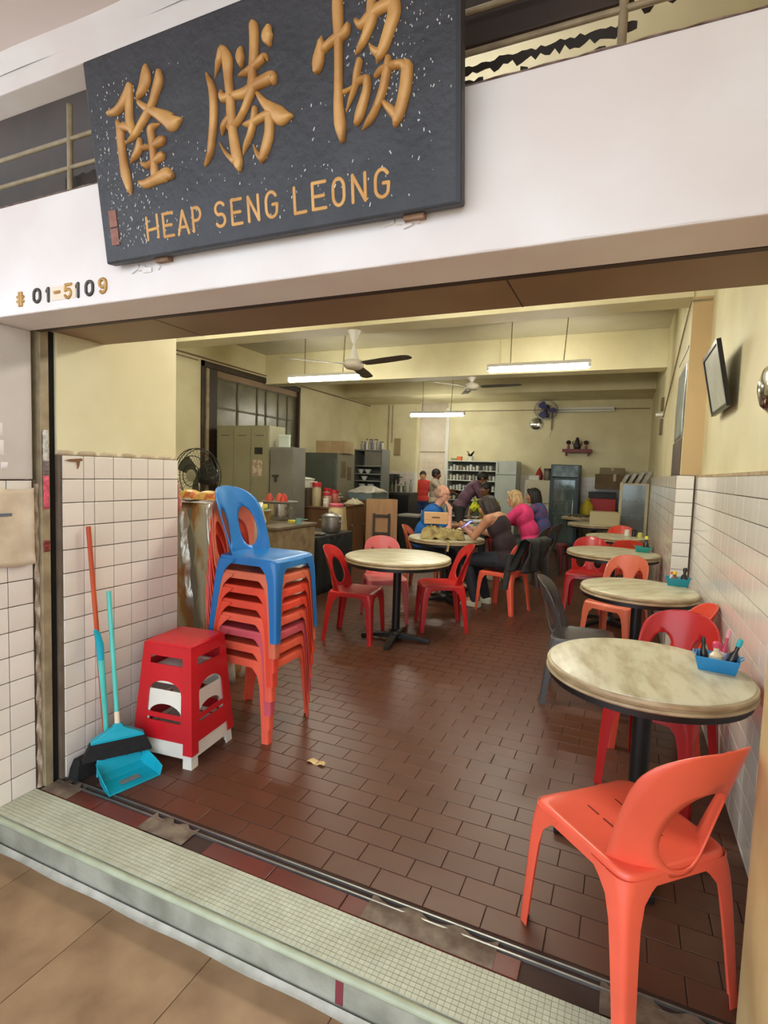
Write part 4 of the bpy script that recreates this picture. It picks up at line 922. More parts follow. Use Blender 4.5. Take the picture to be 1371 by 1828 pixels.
# grey shelf with bottles on top
t = thing('metal_shelf', 'grey metal shelf with drawers and dishes beside the refrigerator', 'shelf', (-4.78, 10.15, 0)); M_gs = mat('shelf_grey', (110, 112, 108), .45)
for s in (-1, 1): B(s * .3 - .012, -.2, 0, s * .3 + .012, .2, 1.93).build('side', M_gs, t)
for z in (.7, .95, 1.12, 1.28, 1.42, 1.58, 1.9): B(-.29, -.2, z, .29, .2, z + .02).build('shelf_board', mat('shelf_edge', (142, 146, 132), .45), t)
B(-.29, .19, .0, .29, .2, 1.9).build('back_panel', M_gs, t); B(-.08, -.19, 1.6, .28, .15, 1.89).build('drawer_box', M_gcab, t, bevel=.003)
for i in range(9):
    x = -5.0 + i * .058; h = .2 if 2 <= i <= 6 else .15
    q = thing('steel_flask', '%s %s flask standing on top of the grey metal shelf' % ('tall' if h > .16 else 'short', ('silver', 'dark', 'pale')[i % 3]), 'flask', (x, 10.1 + .03 * (i % 2), 1.92), 0, 'flasks on the metal shelf')
    MB().lathe([(.024, 0), (.026, h * .1), (.026, h * .75), (.016, h * .9), (.016, h)], 10).build('body', mat('flask_%d' % (i % 3), ((150, 146, 150), (112, 104, 112), (196, 190, 180))[i % 3], .35, metal=.4), q, smooth=.8); MB().lathe([(.019, h), (.019, h + .02)], 10).build('cap', M_dark, q)
for i, (x, z) in enumerate(((-4.98, 1.44), (-4.82, 1.44), (-4.9, 1.30), (-4.95, 1.14), (-4.75, 1.14), (-4.8, .97))):
    q = thing('china_bowl', 'pale bowl on the %s board of the grey metal shelf' % {1.44: 'highest dish', 1.30: 'middle dish', 1.14: 'lower dish', .97: 'lowest dish'}[z], 'bowl', (x, 10.05, z), 0, 'bowls on the metal shelf')
    MB().lathe([(.03, 0), (.06, .05), (.072, .085), (.068, .085), (.054, .05), (.02, .01)], 16).build('bowl', mat('china', (206, 208, 204), .25), q, smooth=.8); MB().lathe([(.032, -.0), (.032, .006), (.028, .006)], 16).build('foot_ring', MATS['china'], q)
# things standing on the counters; the photograph's pixel gives the direction, the counter top the distance
def on(px_, py_, z): p = onz(px_, py_, z); return (p.x, p.y, z)
pot('silver_pot', (-3.36, 5.98, .705), .125, .2, M_alu, 'dented silver cooking pot with lid on the black table')
jar((-3.42, 6.2, .705), .095, .31, mat('cream_bin', (214, 196, 146), .5), mat('pink_lid', (196, 84, 100), .4), 'tall cream container with a pink lid on the black table', 'food_bin', 'container', lidh=.09)
t = thing('metal_tray', 'flat tarnished metal tray at the front of the black table', 'tray', (-3.38, 5.62, .70)); MB().lathe([(.12, .0), (.14, .02), (.135, .02), (.11, .006)], 20).build('dish', M_alu, t, smooth=.6); MB().box(-.05, -.06, .008, .05, .06, .03).build('rack', M_frame, t)
MB_s = mat('yellow_sponge', (222, 212, 96), .9, (206, 190, 70), 40, bump=.5, bscale=60)
def sponge(loc, rz, sz, label, m2=None):
    t = thing('sponge', label, 'sponge', loc, rz); B(-sz[0], -sz[1], sz[2] * .3, sz[0], sz[1], sz[2]).build('foam', MB_s, t, bevel=.008); B(-sz[0], -sz[1], 0, sz[0], sz[1], sz[2] * .3).build('scourer', m2 or mat('green_scourer', (120, 160, 60), .9), t, bevel=.003)
t = thing('plastic_tub', 'yellowed stacked plastic tub on the stone counter', 'tub', (-3.52, 4.72, .89)); MB().lathe([(.1, 0), (.12, .13), (.125, .14), (.11, .135)], 20).build('tub', mat('amber_tub', (150, 124, 70), .4, (128, 104, 58), 8), t, smooth=.7); MB().lathe([(.13, .14), (.135, .15), (.0, .152)], 20).build('lid', mat('grey_lid', (176, 172, 162), .4), t, smooth=.7)
sponge((-3.52, 4.72, 1.042), .3, (.075, .045, .055), 'yellow and green sponge on the lidded tub')
sponge((-3.3, 5.05, .89), -.4, (.07, .04, .03), 'bright yellow sponge on the stone counter edge', MB_s)
jar((-3.76, 4.62, .89), .05, .2, plastic('thermos_red', (176, 32, 36)), plastic('thermos_cap', (206, 60, 62)), 'red thermos beside the stacked chairs on the stone counter', 'thermos', 'thermos')
t = thing('blue_cup', 'pale blue scoop hanging over the stone counter edge', 'scoop', (-3.2, 4.98, .89)); MB().lathe([(.03, 0), (.04, .06), (.036, .06), (.026, .004)], 14).build('cup', mat('aqua_cup', (120, 164, 160), .4), t, smooth=.7); MB().tube([(.038, 0, .05), (.1, .02, .055)], .006, 6).build('handle', MATS['aqua_cup'], t)
pot('steel_pot', (-3.62, 5.22, .89), .12, .2, M_steel, 'tall steel pot carrying a round tray on the stone counter', lid=False, handles=True)
t = thing('round_tray', 'round grey tray laid across the steel pot', 'tray', (-3.62, 5.22, 1.092)); MB().lathe([(.2, 0), (.21, .012), (.205, .014), (.0, .008)], 28).build('plate', M_gcab, t, smooth=.6); MB().lathe([(.2, .012), (.213, .016), (.2, .017)], 28).build('rim', M_alu, t, smooth=.6)
for i, (x, y, c) in enumerate(((-3.72, 5.17, (176, 62, 40)), (-3.64, 5.25, (206, 84, 44)), (-3.55, 5.21, (198, 56, 40)))):
    t = thing('snack_packet', '%s snack packet on the round grey tray' % ('dull red', 'bright orange', 'scarlet')[i], 'packet', (x, y, 1.108), .6 * i, 'packets on the tray')
    MB().grid(lambda a, b: (-.04 + .08 * a, -.03 + .06 * b, .09 * (math.sin(a * PI) ** .4) * (math.sin(b * PI) ** .4) + .002), 8, 8).grid(lambda a, b: (.04 - .08 * a, -.03 + .06 * b, .002), 8, 8).build('pouch', mat('snack_%d' % i, c, .4), t, smooth=3); MB().box(-.044, -.028, .001, -.038, .028, .006).build('seal', MATS['snack_%d' % i], t)
CZ = .93
pot('rice_cooker', (-4.62, 7.27, CZ + .2525), .19, .15, mat('cooker_white', (206, 206, 186), .35), 'white rice cooker on a box on the wooden counter', lidm=mat('cooker_lid', (214, 218, 206), .3))
carton('wooden_crate', (-4.62, 7.27, CZ), (.44, .4, .248), 0, mat('crate', (90, 78, 58), .7), 'dark crate under the white rice cooker', tape=False)
pot('enamel_pot', (-4.45, 7.95, CZ), .14, .16, M_steel, 'steel pot with a domed lid at the end of the wooden counter')
jar((-4.27, 7.13, CZ + .0), .07, .3, mat('jar_glassy', (176, 160, 124), .2), plastic('lid_red', (190, 40, 54)), 'tall biscuit jar with a red lid beside the rice cooker')
jar((-4.2, 7.32, CZ), .075, .17, mat('jar_brown', (168, 132, 110), .2), MATS['lid_red'], 'wide jar with a red lid at the front of the wooden counter')
jar((-4.17, 7.5, CZ), .07, .2, mat('jar_red', (176, 92, 82), .25), plastic('lid_crimson', (180, 30, 44)), 'reddish jar with a crimson lid on the wooden counter')
jar((-4.36, 7.6, CZ), .06, .22, MATS['jar_glassy'], MATS['lid_crimson'], 'slim jar with a crimson lid behind the wide jar')
jar((-4.1, 7.12, CZ), .045, .1, mat('bowl_white', (210, 206, 190), .3), M_wplast, 'small white tub at the corner of the wooden counter', 'small_tub', 'tub')
t = thing('cloth_bundle', 'crumpled pale cloth draped on the wooden counter corner', 'cloth', (-4.1, 8.05, CZ)); MB().grid(lambda a, b: (-.14 + .28 * a, -.12 + .24 * b, .09 * math.sin(a * PI) ** .6 * math.sin(b * PI) ** .6 + .014 * math.sin(a * 19 + b * 13) * math.sin(a * PI) * math.sin(b * PI) + .004), 22, 20).build('cloth', mat('pale_cloth', (206, 196, 170), .9, (186, 172, 142), 12), t, smooth=3, solid=.003); MB().grid(lambda a, b: (.1 + .05 * b + .006 * math.sin(a * 16), -.12 + .2 * a, .02 - .0 * b), 12, 3).build('hem', MATS['pale_cloth'], t, smooth=3, solid=.002)
t = thing('covered_tray', 'blue grey plastic tray under a white cover on the prep cabinet', 'tray', (-4.4, 9.2, .96))
MB().loft([[(x * a, y * b, z) for x, y in ((-1, -1), (1, -1), (1, 1), (-1, 1))] for a, b, z in ((.22, .3, 0), (.25, .34, .13))]).build('tray', mat('smoky_blue', (120, 138, 138), .35), t, bevel=.006); MB().grid(lambda a, b: (-.26 + .52 * a, -.35 + .7 * b, .13 + .13 * (math.sin(a * PI) ** .5) * (math.sin(b * PI) ** .5) + .008 * math.sin(a * 14 + b * 9)), 20, 20).build('cover', mat('cling_cover', (206, 200, 186), .35, (180, 174, 160), 8), t, smooth=3, solid=.002)
# leaning folding table
t = thing('folded_table', 'folded brown wooden table leaning on the counters', 'folding table', (-3.72, 8.35, 0), math.radians(26), tilt=(-.16, 0))
B(-.27, -.014, .0, .27, .014, 1.03).build('board', M_ply, t, bevel=.01)
for s in (-1, 1): B(-.02 + s * .13, -.045, .1, .02 + s * .13, -.014, .78).build('leg', M_dkbrown, t, bevel=.003)
B(-.15, -.05, .42, .15, -.03, .46).build('brace', M_dkbrown, t); B(-.15, -.05, .72, .15, -.03, .76).build('brace', M_dkbrown, t)
t = thing('leaning_board', 'narrow pale plank leaning against the wooden counter end', 'plank', (-3.86, 7.4, 0), 0, tilt=(0, -.1)); B(-.012, -.06, 0, .012, .06, .95).build('plank', mat('pale_plank', (190, 168, 124), .6, (170, 146, 104), 8, stretch=(1, 1, .2)), t, bevel=.003); B(-.014, -.06, .93, .014, .06, .955).build('end_cap', M_dkbrown, t)
# dark kitchen corner by the doorway
pot('black_wok', (-5.15, YB - .25, 1.2), .22, .24, M_black, 'sooty black cooking pot by the back wall conduits', lid=False)
t = thing('wok_stand', 'dark stove stand under the sooty pot', 'stove', (-5.15, YB - .25, 0)); B(-.3, -.22, .0, .3, .22, 1.16).build('body', mat('soot', (58, 54, 48), .7), t, bevel=.006); MB().lathe([(.17, 1.16), (.17, 1.2), (.15, 1.2), (.15, 1.16)], 20).build('ring', M_black, t)
t = thing('dark_bin', 'black bin with a pale lid beside the folded table', 'bin', (-3.85, 10.1, 0)); MB().loft([[(x * a, y * a, z) for x, y in ((-1, -1), (1, -1), (1, 1), (-1, 1))] for a, z in ((.19, 0), (.22, .62))]).build('body', mat('bin_black', (40, 42, 38), .5), t, bevel=.01); B(-.23, -.23, .62, .23, .23, .66).build('lid', mat('bin_lid', (150, 148, 136), .5), t, bevel=.008)
t = thing('black_cupboard', 'black low cupboard left of the kitchen doorway', 'cupboard', (-4.55, 11.1, 0)); B(-.35, -.25, 0, .35, .25, 1.05).build('body', M_dark, t, bevel=.005); d = B(-.33, -.265, .05, -.01, -.25, 1.0).build('door', M_black, t); B(.01, -.265, .05, .33, -.25, 1.0).build('door', M_black, t); MB().ball((-.05, -.275, .6), .012, 8, 6).build('knob', M_alu, d)
for i in range(6):
    q = thing('sauce_bottle', 'small sauce bottle on the black low cupboard', 'bottle', (-4.83 + i * .11, 11.05 + .05 * (i % 2), 1.05), 0, 'bottles on the black cupboard'); h = .16 + .05 * ((i * 7) % 3)
    bottle(MB(), 0, 0, 0, .03, h).build('bottle', mat('sauce_%d' % (i % 3), ((170, 168, 148), (96, 112, 84), (128, 120, 104))[i % 3], .25), q, smooth=.7); MB().lathe([(.016, h), (.016, h + .02)], 10).build('cap', M_dark, q)

# ================================================================== BACK WALL
t = thing('cup_shelf', 'white metal shelf full of cups and bottles by the kitchen doorway', 'shelf', (-3.13, 12.0, 0)); M_ws = mat('white_metal', (206, 210, 198), .4)
for s in (-1, 1): B(s * .56 - .015, -.2, 0, s * .56 + .015, .2, 1.8).build('side_post', M_ws, t, bevel=.003)
SH = (.55, .92, 1.14, 1.36, 1.58, 1.79)
for z in SH: B(-.545, -.2, z - .02, .545, .2, z).build('shelf_board', M_ws, t, bevel=.003)
B(-.545, .19, .1, .545, .2, 1.78).build('back_panel', mat('panel_grey', (96, 98, 92), .5), t)
rn = random.Random(9)
for z in SH[1:-1]:
    for i in range(14):
        if rn.random() < .12: continue
        h = rn.uniform(.07, .13); c = rn.choice(((206, 208, 200), (176, 184, 178), (150, 140, 128), (196, 190, 170)))
        q = thing('drinking_cup', '%s cup on the %s board of the white metal shelf' % ({206: 'white', 176: 'pale grey', 150: 'brownish', 196: 'cream'}[c[0]], {.92: 'lowest filled', 1.14: 'second filled', 1.36: 'third filled', 1.58: 'highest'}[z]), 'cup', (-3.61 + i * .074, 11.86 + rn.uniform(-.02, .04), z), 0, 'cups on the white shelf')
        mt_ = mat('cup_%d_%d_%d' % c, c, .25)
        MB().lathe([(.022, 0), (.028, h), (.025, h), (.019, .006)], 10).build('cup', mt_, q, smooth=.7)
        MB().tube([(.026, 0, h * .8), (.042, 0, h * .7), (.042, 0, h * .4), (.025, 0, h * .25)], .004, 5).build('ear', mt_, q)
t = thing('potted_plant', 'dark green potted plant on top of the white cup shelf', 'plant', (-3.2, 11.95, 1.79)); MB().lathe([(.05, 0), (.07, .1), (.06, .1), (.04, .01)], 14).build('pot', mat('white_pot', (206, 206, 196), .4), t, smooth=.7); rn = random.Random(4)
for i in range(16):
    a = rn.uniform(0, 2 * PI); l = rn.uniform(.06, .13); e = Vector((math.cos(a) * l, math.sin(a) * l, .12 + rn.uniform(.0, .12))); MB().loft([[Vector((0, 0, .09)).lerp(e, f) + Vector((-math.sin(a), math.cos(a), 0)) * (s * .022 * math.sin(PI * min(.95, f + .08))) + Vector((0, 0, dz)) for s, dz in ((-1, 0), (1, 0), (1, .002), (-1, .002))] for f in (0, .35, .7, 1)]).build('leaf', mat('dark_leaf', (26, 40, 26), .5), t)
carton('orange_tin', (-3.45, 11.95, 1.79), (.1, .1, .09), 0, mat('orange_tin', (210, 96, 44), .4), 'orange tin on top of the white cup shelf', 'tin', tape=False)
carton('green_box', (-3.585, 11.95, 1.79), (.12, .1, .05), .2, mat('green_tin', (110, 130, 84), .5), 'flat green box on top of the white cup shelf', tape=False)
def fridge(loc, w_, d_, h_, split, mt_, label, name='refrigerator'):
    t = thing(name, label, 'refrigerator', loc); B(-w_ / 2, -d_ / 2, .03, w_ / 2, d_ / 2, h_).build('body', mt_, t, bevel=.008)
    for z0, z1, nm in ((split + .006, h_ - .004, 'upper_door'), (.06, split - .006, 'lower_door')):
        d = B(-w_ / 2, -d_ / 2 - .04, z0, w_ / 2, -d_ / 2 - .004, z1).build(nm, mt_, t, bevel=.008); MB().box(-w_ / 2 + .03, -d_ / 2 - .06, z0 + .06, -w_ / 2 + .05, -d_ / 2 - .04, min(z0 + .35, z1 - .04)).build('handle', M_alu, d)
    for s in (-1, 1): B(s * (w_ / 2 - .05) - .02, -.1, 0, s * (w_ / 2 - .05) + .02, .1, .03).build('foot', M_black, t)
fridge((-2.33, 11.9, 0), .44, .5, 1.8, 1.5, mat('fridge_white', (188, 196, 190), .35, (176, 184, 176), 3), 'tall narrow white refrigerator next to the cup shelf')
fridge((-1.63, 11.65, 0), .5, .55, 1.42, .95, mat('fridge_cream', (196, 190, 164), .4, (184, 176, 150), 3), 'short cream refrigerator behind the woman in pink')
carton('white_carton', (-1.72, 11.54, 1.42), (.2, .16, .09), 0, mat('white_card', (206, 204, 194), .6), 'small white box on the short cream refrigerator', tape=False)
t = thing('red_bag', 'small red cloth bag on the short cream refrigerator', 'bag', (-1.66, 11.75, 1.42)); MB().loft([[(math.cos(2 * PI * j / 12) * r_, math.sin(2 * PI * j / 12) * r_ * .8, z) for j in range(12)] for z, r_ in ((0, .07), (.08, .085), (.18, .05), (.25, .015))]).build('pouch', mat('red_cloth', (150, 30, 30), .8), t, smooth=.9); MB().tube([(0, 0, .24), (.02, 0, .29), (.04, 0, .25)], .006, 6).build('loop', MATS['red_cloth'], t)
jar((-1.47, 11.6, 1.42), .08, .2, mat('dim_jar', (110, 100, 84), .3), M_dark, 'dim brown jar on the short cream refrigerator')
t = thing('drinks_chiller', 'dark teal glass door drinks chiller against the back wall', 'chiller', (-1.1, 11.55, 0)); M_ch = mat('chiller_teal', (34, 56, 66), .4)
MB().box(-.27, -.28, .0, -.235, .3, 1.74).box(.235, -.28, 0, .27, .3, 1.74).box(-.235, .26, 0, .235, .3, 1.74).box(-.235, -.28, 0, .235, .26, .16).box(-.235, -.28, 1.7, .235, .26, 1.74).build('body', M_ch, t, bevel=.004)
B(-.235, -.29, 1.5, .235, -.28, 1.72).build('header_panel', mat('header_print', (120, 138, 146), .4, (70, 92, 104), 9), t); d = MB().box(-.235, -.305, .17, -.2, -.285, 1.48).box(.2, -.305, .17, .235, -.285, 1.48).box(-.2, -.305, .17, .2, -.285, .21).box(-.2, -.305, 1.44, .2, -.285, 1.48).build('door_frame', M_ch, t)
B(-.2, -.299, .21, .2, -.293, 1.44).build('door_glass', mat('chill_glass', (206, 226, 222), .06, trans=.9), d); MB().box(.17, -.335, .7, .185, -.305, 1.05).build('handle', M_alu, d)
for z in (.45, .75, 1.02, 1.27): B(-.23, -.2, z, .23, .2, z + .012).build('wire_shelf', M_alu, t)
B(-.23, .23, .17, .23, .255, 1.69).build('lining', mat('chill_lining', (150, 168, 164), .5), t)
for i, z in enumerate((.462, .762, 1.032, 1.282)):
    for k in range(4):
        q = thing('drink_bottle', 'bottle standing inside the glass door chiller', 'bottle', (-1.26 + k * .105, 11.5, z), 0, 'bottles in the chiller'); c = ((180, 196, 190), (96, 128, 112), (150, 150, 140))[(i + k) % 3]; q['label'] = '%s bottle on the %s rack inside the glass door chiller' % (('pale', 'green', 'grey')[(i + k) % 3], ('lowest', 'second', 'third', 'top')[i])
        bottle(MB(), 0, 0, 0, .032, .2).build('bottle', mat('drink_%d_%d_%d' % c, c, .2), q, smooth=.7); MB().lathe([(.016, .2), (.016, .215)], 10).build('cap', M_wplast, q)
t = thing('altar_shelf', 'red wooden altar shelf on the back wall with small vases', 'shelf', (-.97, YB - .09, 2.05)); M_altar = mat('altar_red', (116, 38, 48), .5)
B(-.29, -.09, 0, .29, .085, .03).build('board', M_altar, t, bevel=.003); B(-.29, -.095, -.03, .29, -.085, .04).build('front_rail', M_altar, t, bevel=.002)
for s in (-1, 1): B(s * .22 - .012, -.07, -.1, s * .22 + .012, .085, 0).build('bracket', M_altar, t)
for x, lb in ((-1.15, 'small vase with dark flowers at the fan side of the altar shelf'), (-.80, 'small vase with dark flowers at the cabinet side of the altar shelf')):
    q = thing('flower_vase', lb, 'vase', (x, YB - .1, 2.08)); MB().lathe([(.025, 0), (.032, .05), (.016, .09), (.024, .11)], 14).build('vase', mat('vase_rose', (140, 84, 84), .4), q, smooth=.8); MB().ball((0, 0, .15), (.05, .04, .045), 10, 8).build('flowers', mat('dark_flowers', (50, 34, 34), .9, (80, 50, 46), 60, bump=1), q, smooth=3); MB().tube([(0, 0, .1), (0, 0, .14)], .004, 6).build('stem', MATS['dark_leaf'], q)
q = thing('incense_urn', 'dark incense urn in the middle of the altar shelf', 'urn', (-.975, YB - .1, 2.08)); MB().lathe([(.05, 0), (.07, .04), (.075, .1), (.05, .15), (.045, .18), (.06, .19)], 16).build('body', mat('dark_bronze', (52, 40, 44), .4), q, smooth=.8); MB().lathe([(.04, .19), (.03, .24), (.01, .26)], 14).build('lid', MATS['dark_bronze'], q, smooth=.8)
for s in (-1, 1): MB().tube([(s * .07, 0, .1), (s * .1, 0, .14), (s * .07, 0, .18)], .008, 6).build('ear', MATS['dark_bronze'], q)
t = thing('wall_fan', 'purple blue wall fan high on the back wall', 'fan', (-1.63, YB - .02, 2.91)); M_pur = mat('purple_blue', (88, 88, 148), .4)
MB().lathe([(.05, 0), (.05, .04), (.02, .1)], 14, (0, 0, -.1), Matrix.Rotation(PI / 2, 3, 'X')).build('wall_bracket', M_dark, t); MB().tube([(0, -.08, -.1), (0, -.12, 0)], .02, 8).build('neck', M_dark, t)
R = Matrix.Rotation(PI / 2 + .7, 3, 'X'); cg = MB()
for q_, zz in ((.24, .03), (.17, .07), (.09, .09), (.235, -.02)): cg.tube([R @ Vector((q_ * math.cos(2 * PI * j / 26), q_ * math.sin(2 * PI * j / 26), zz)) + Vector((0, -.2, 0)) for j in range(27)], .004, 5)
for j in range(24):
    a = 2 * PI * j / 24; cg.tube([R @ Vector((q_ * math.cos(a), q_ * math.sin(a), zz)) + Vector((0, -.2, 0)) for q_, zz in ((.04, .095), (.17, .072), (.24, .03), (.235, -.02), (.1, -.05))], .0018, 4)
cg.build('cage', mat('cage_grey', (104, 100, 120), .4), t)
for k in range(3):
    R2 = R @ Matrix.Rotation(2 * PI * k / 3, 3, 'Z') @ Matrix.Rotation(.3, 3, 'X'); MB().loft([[R2 @ Vector((d_, y * w_, .02 + z)) + Vector((0, -.2, 0)) for y, z in ((-1, 0), (1, 0), (1, .004), (-1, .004))] for d_, w_ in ((.02, .02), (.09, .06), (.18, .085), (.21, .05))]).build('blade', M_pur, t)
MB().lathe([(.07, -.1), (.07, -.03), (.03, .04)], 16, (0, -.2, 0), R).build('motor', M_dark, t, smooth=.7)
t = thing('wok_cover', 'round polished steel lid hung on the back wall under the blue fan', 'lid', (-1.845, YB - .004, 2.63)); MB().lathe([(.13, 0), (.135, .012), (.1, .03), (.02, .04)], 28, (0, 0, 0), Matrix.Rotation(PI / 2, 3, 'X')).build('dish', M_chrome, t, smooth=.9); MB().lathe([(.137, .004), (.143, .01), (.137, .016)], 28, (0, 0, 0), Matrix.Rotation(PI / 2, 3, 'X')).build('rim', M_alu, t)
t = thing('hanging_hook', 'brown metal bracket hanging below the dead tube lamp', 'bracket', (-1.52, YB - .004, 2.5)); MB().bar((0, -.02, .38), (0, -.02, .0), .03, .02).build('arm', M_brown, t); MB().tube([(0, -.02, 0), (-.04, -.02, -.06), (-.03, -.02, -.16), (.01, -.02, -.17), (.01, -.02, -.05)], .006, 6).build('hook', M_wplast, t)
# clutter in the far right corner
M_kraft2 = mat('dull_kraft', (118, 96, 70), .8, (104, 84, 60), 5)
t = thing('storage_cupboard', 'low cream storage cupboard heaped with boxes in the far corner', 'cupboard', (-.35, 11.85, 0)); B(-.13, -.3, 0, .5, .35, .85).build('body', mat('dull_cream', (150, 140, 108), .6), t, bevel=.005)
for i in range(2): d = B(-.11 + i * .31, -.315, .06, .18 + i * .31, -.3, .82).build('door', MATS['dull_cream'], t, bevel=.003); MB().ball((.15 + i * .1, -.325, .5), .012, 8, 6).build('knob', M_alu, d)
carton('corner_carton', (-.2, 11.9, 1.28), (.72, .5, .3), 0, M_kraft2, 'large brown carton on the pile in the far corner')
carton('corner_carton', (-.26, 11.9, 1.58), (.46, .3, .13), .05, mat('grey_kraft', (134, 122, 96), .8), 'flat grey carton topping the pile in the far corner')
carton('red_crate', (-.38, 11.72, .85), (.46, .36, .24), 0, mat('crate_red', (176, 28, 34), .5), 'red plastic crate in the far corner pile', tape=False)
carton('pink_box', (.07, 11.7, .85), (.3, .34, .424), 0, mat('dusty_pink', (150, 82, 76), .6), 'dusty pink box in the far corner pile', tape=False)
carton('black_tray', (-.42, 11.78, 1.094), (.5, .34, .12), .08, mat('tray_black', (34, 30, 34), .5), 'black tray stacked on the red crate', tape=False)
t = thing('yellow_sack', 'yellow plastic sack beside the drinks chiller', 'sack', (-.66, 11.42, .75)); rn = random.Random(2)
MB().loft([[(math.cos(2 * PI * j / 14) * r_ * (1 + .12 * math.sin(3 * j)), math.sin(2 * PI * j / 14) * r_ * .8, z) for j in range(14)] for z, r_ in ((0, .08), (.08, .105), (.2, .1), (.27, .06), (.31, .025))]).build('sack', mat('sack_yellow', (186, 166, 30), .5), t, smooth=.9); MB().tube([(0, 0, .295), (.02, 0, .35)], [.025, .04], 8).build('knot', MATS['sack_yellow'], t)
t = thing('side_stand', 'dark small stand under the yellow sack', 'stand', (-.66, 11.42, 0)); B(-.14, -.13, .72, .14, .13, .75).build('top', M_dkbrown, t)
for sx in (-1, 1):
    for sy in (-1, 1): B(sx * .11 - .015, sy * .1 - .015, 0, sx * .11 + .015, sy * .1 + .015, .72).build('leg', M_dkbrown, t)
jar((.0, 11.48, .852), .06, .28, mat('pale_bottle', (176, 172, 160), .4), M_wplast, 'pale plastic bottle standing before the corner pile', 'plastic_bottle', 'bottle') if False else None
# glass display cabinet
t = thing('display_cabinet', 'cream framed glass display cabinet against the right wall', 'cabinet', (.14, 10.15, 0)); M_cf = mat('cabinet_cream', (196, 184, 148), .5)
for sx in (-1, 1):
    for sy in (-1, 1): B(sx * .2 - .022, sy * .2 - .022, 0, sx * .2 + .022, sy * .2 + .022, 1.43).build('post', M_cf, t, bevel=.002)
for z in (.55, .82, 1.1, 1.4): B(-.2, -.2, z, .2, .2, z + .025).build('shelf_board', M_cf if z in (1.4, .55) else mat('cab_shelf', (92, 100, 100), .4), t)
B(-.178, -.205, .58, .178, -.199, 1.4).build('front_glass', mat('cab_glass', (214, 226, 224), .08, trans=.85), t); B(-.178, .195, .05, .178, .205, 1.4).build('back_panel', mat('cab_back', (110, 118, 116), .5), t); B(-.2, -.205, .03, .2, -.19, .55).build('lower_panel', mat('cab_wood', (156, 128, 92), .6), t)
for i in range(3):
    q = thing('glass_dish', 'pale dish inside the cream glass cabinet', 'dish', (.05 + i * .09, 10.08, (1.125, .845, 1.125)[i]), 0, 'dishes in the cabinet'); MB().lathe([(.03, 0), (.055, .03), (.05, .03), (.02, .005)], 14).build('dish', mat('china', (206, 208, 204), .25), q, smooth=.8); MB().lathe([(.02, -.0), (.02, .004), (.018, .004)], 12).build('foot_ring', MATS['china'], q)
for i in range(4):
    q = thing('paper_stack', 'white newspaper bundle on the glass cabinet, %s from the right wall' % ('fourth', 'third', 'second', 'first')[i], 'newspaper', (-.04 + i * .088, 10.1, 1.431), .1 * i, 'newspapers on the cabinet', tilt=(0, 0)); MB().loft([[(x + z * .5, y, z) for x, y in ((-.03, -.17), (.03, -.17), (.03, .17), (-.03, .17))] for z in (0, .07, .14 + .02 * i)]).build('papers', mat('newsprint', (190, 186, 174), .8, (160, 156, 146), 20), q); MB().loft([[(x * 1.03 + z * .5, y * .12, z) for x, y in ((-.031, -.17), (.031, -.17), (.031, .17), (-.031, .17))] for z in (.05, .06)]).build('string', M_dark, q)
carton('cream_carton', (-.28, 9.48, .752), (.44, .34, .2), .06, mat('cream_card', (186, 174, 134), .6), 'cream carton on the round table before the glass cabinet', tape=False)
for i in range(4):
    q = thing('metal_bowl', 'small metal bowl on the table before the chiller', 'bowl', (-.93 + .1 * i, 10.8 + .06 * (i % 2), .752), 0, 'bowls on the chiller table'); MB().lathe([(.03, 0), (.055, .05), (.05, .05), (.025, .006)], 14).build('bowl', mat('dull_tin', (128, 108, 92), .35, metal=.5), q, smooth=.8); MB().lathe([(.056, .048), (.058, .052), (.054, .053)], 14).build('rim', M_alu, q)
# right wall: picture frame, poster, small devices
t = thing('picture_frame', 'black framed certificate tilting forward from the right wall', 'picture', (XR + .035, 3.88, 2.10), -PI / 2, tilt=(0, 0)); 
M_fr = mat('frame_black', (26, 24, 24), .3); Rt = Matrix.Rotation(.2, 3, 'X')
def fb(x0, y0, z0, x1, y1, z1): q = MB().box(x0, y0, z0, x1, y1, z1); q.v = [tuple(Rt @ Vector(v) + Vector((0, -.075, 0))) for v in q.v]; return q
fb(-.3, -.012, -.19, .3, .012, -.17).build('frame_bar', M_fr, t); fb(-.3, -.012, .17, .3, .012, .19).build('frame_bar', M_fr, t); fb(-.3, -.012, -.17, -.28, .012, .17).build('frame_bar', M_fr, t); fb(.28, -.012, -.17, .3, .012, .17).build('frame_bar', M_fr, t)
fb(-.28, -.004, -.17, .28, .004, .17).build('certificate', mat('certificate_paper', (196, 200, 190), .25, (184, 186, 174), 6), t); fb(-.28, .004, -.17, .28, .01, .17).build('backing', M_fr, t)
t = thing('wall_poster', 'tall glossy silvery calendar poster on the right wall behind the pilaster', 'poster', (XRP + .034, 5.5, 1.85)); MB().grid(lambda a, b: (-.002 - .004 * math.sin(b * 5), -.42 + .84 * a, .72 * b), 6, 12).build('sheet', mat('silver_print', (186, 194, 196), .2, (140, 150, 150), 3), t, smooth=3, solid=.001); B(-.006, -.43, .71, 0, .43, .73).build('top_strip', M_alu, t)
t = thing('wall_poster', 'dark red and grey poster under the silvery one on the right wall', 'poster', (XRP + .034, 5.55, 1.54)); B(-.004, -.45, 0, 0, .45, .3).build('sheet', mat('red_grey_print', (96, 78, 70), .4, (60, 44, 42), 5), t); B(-.007, -.46, -.01, 0, .46, .0).build('lower_strip', M_dkbrown, t)
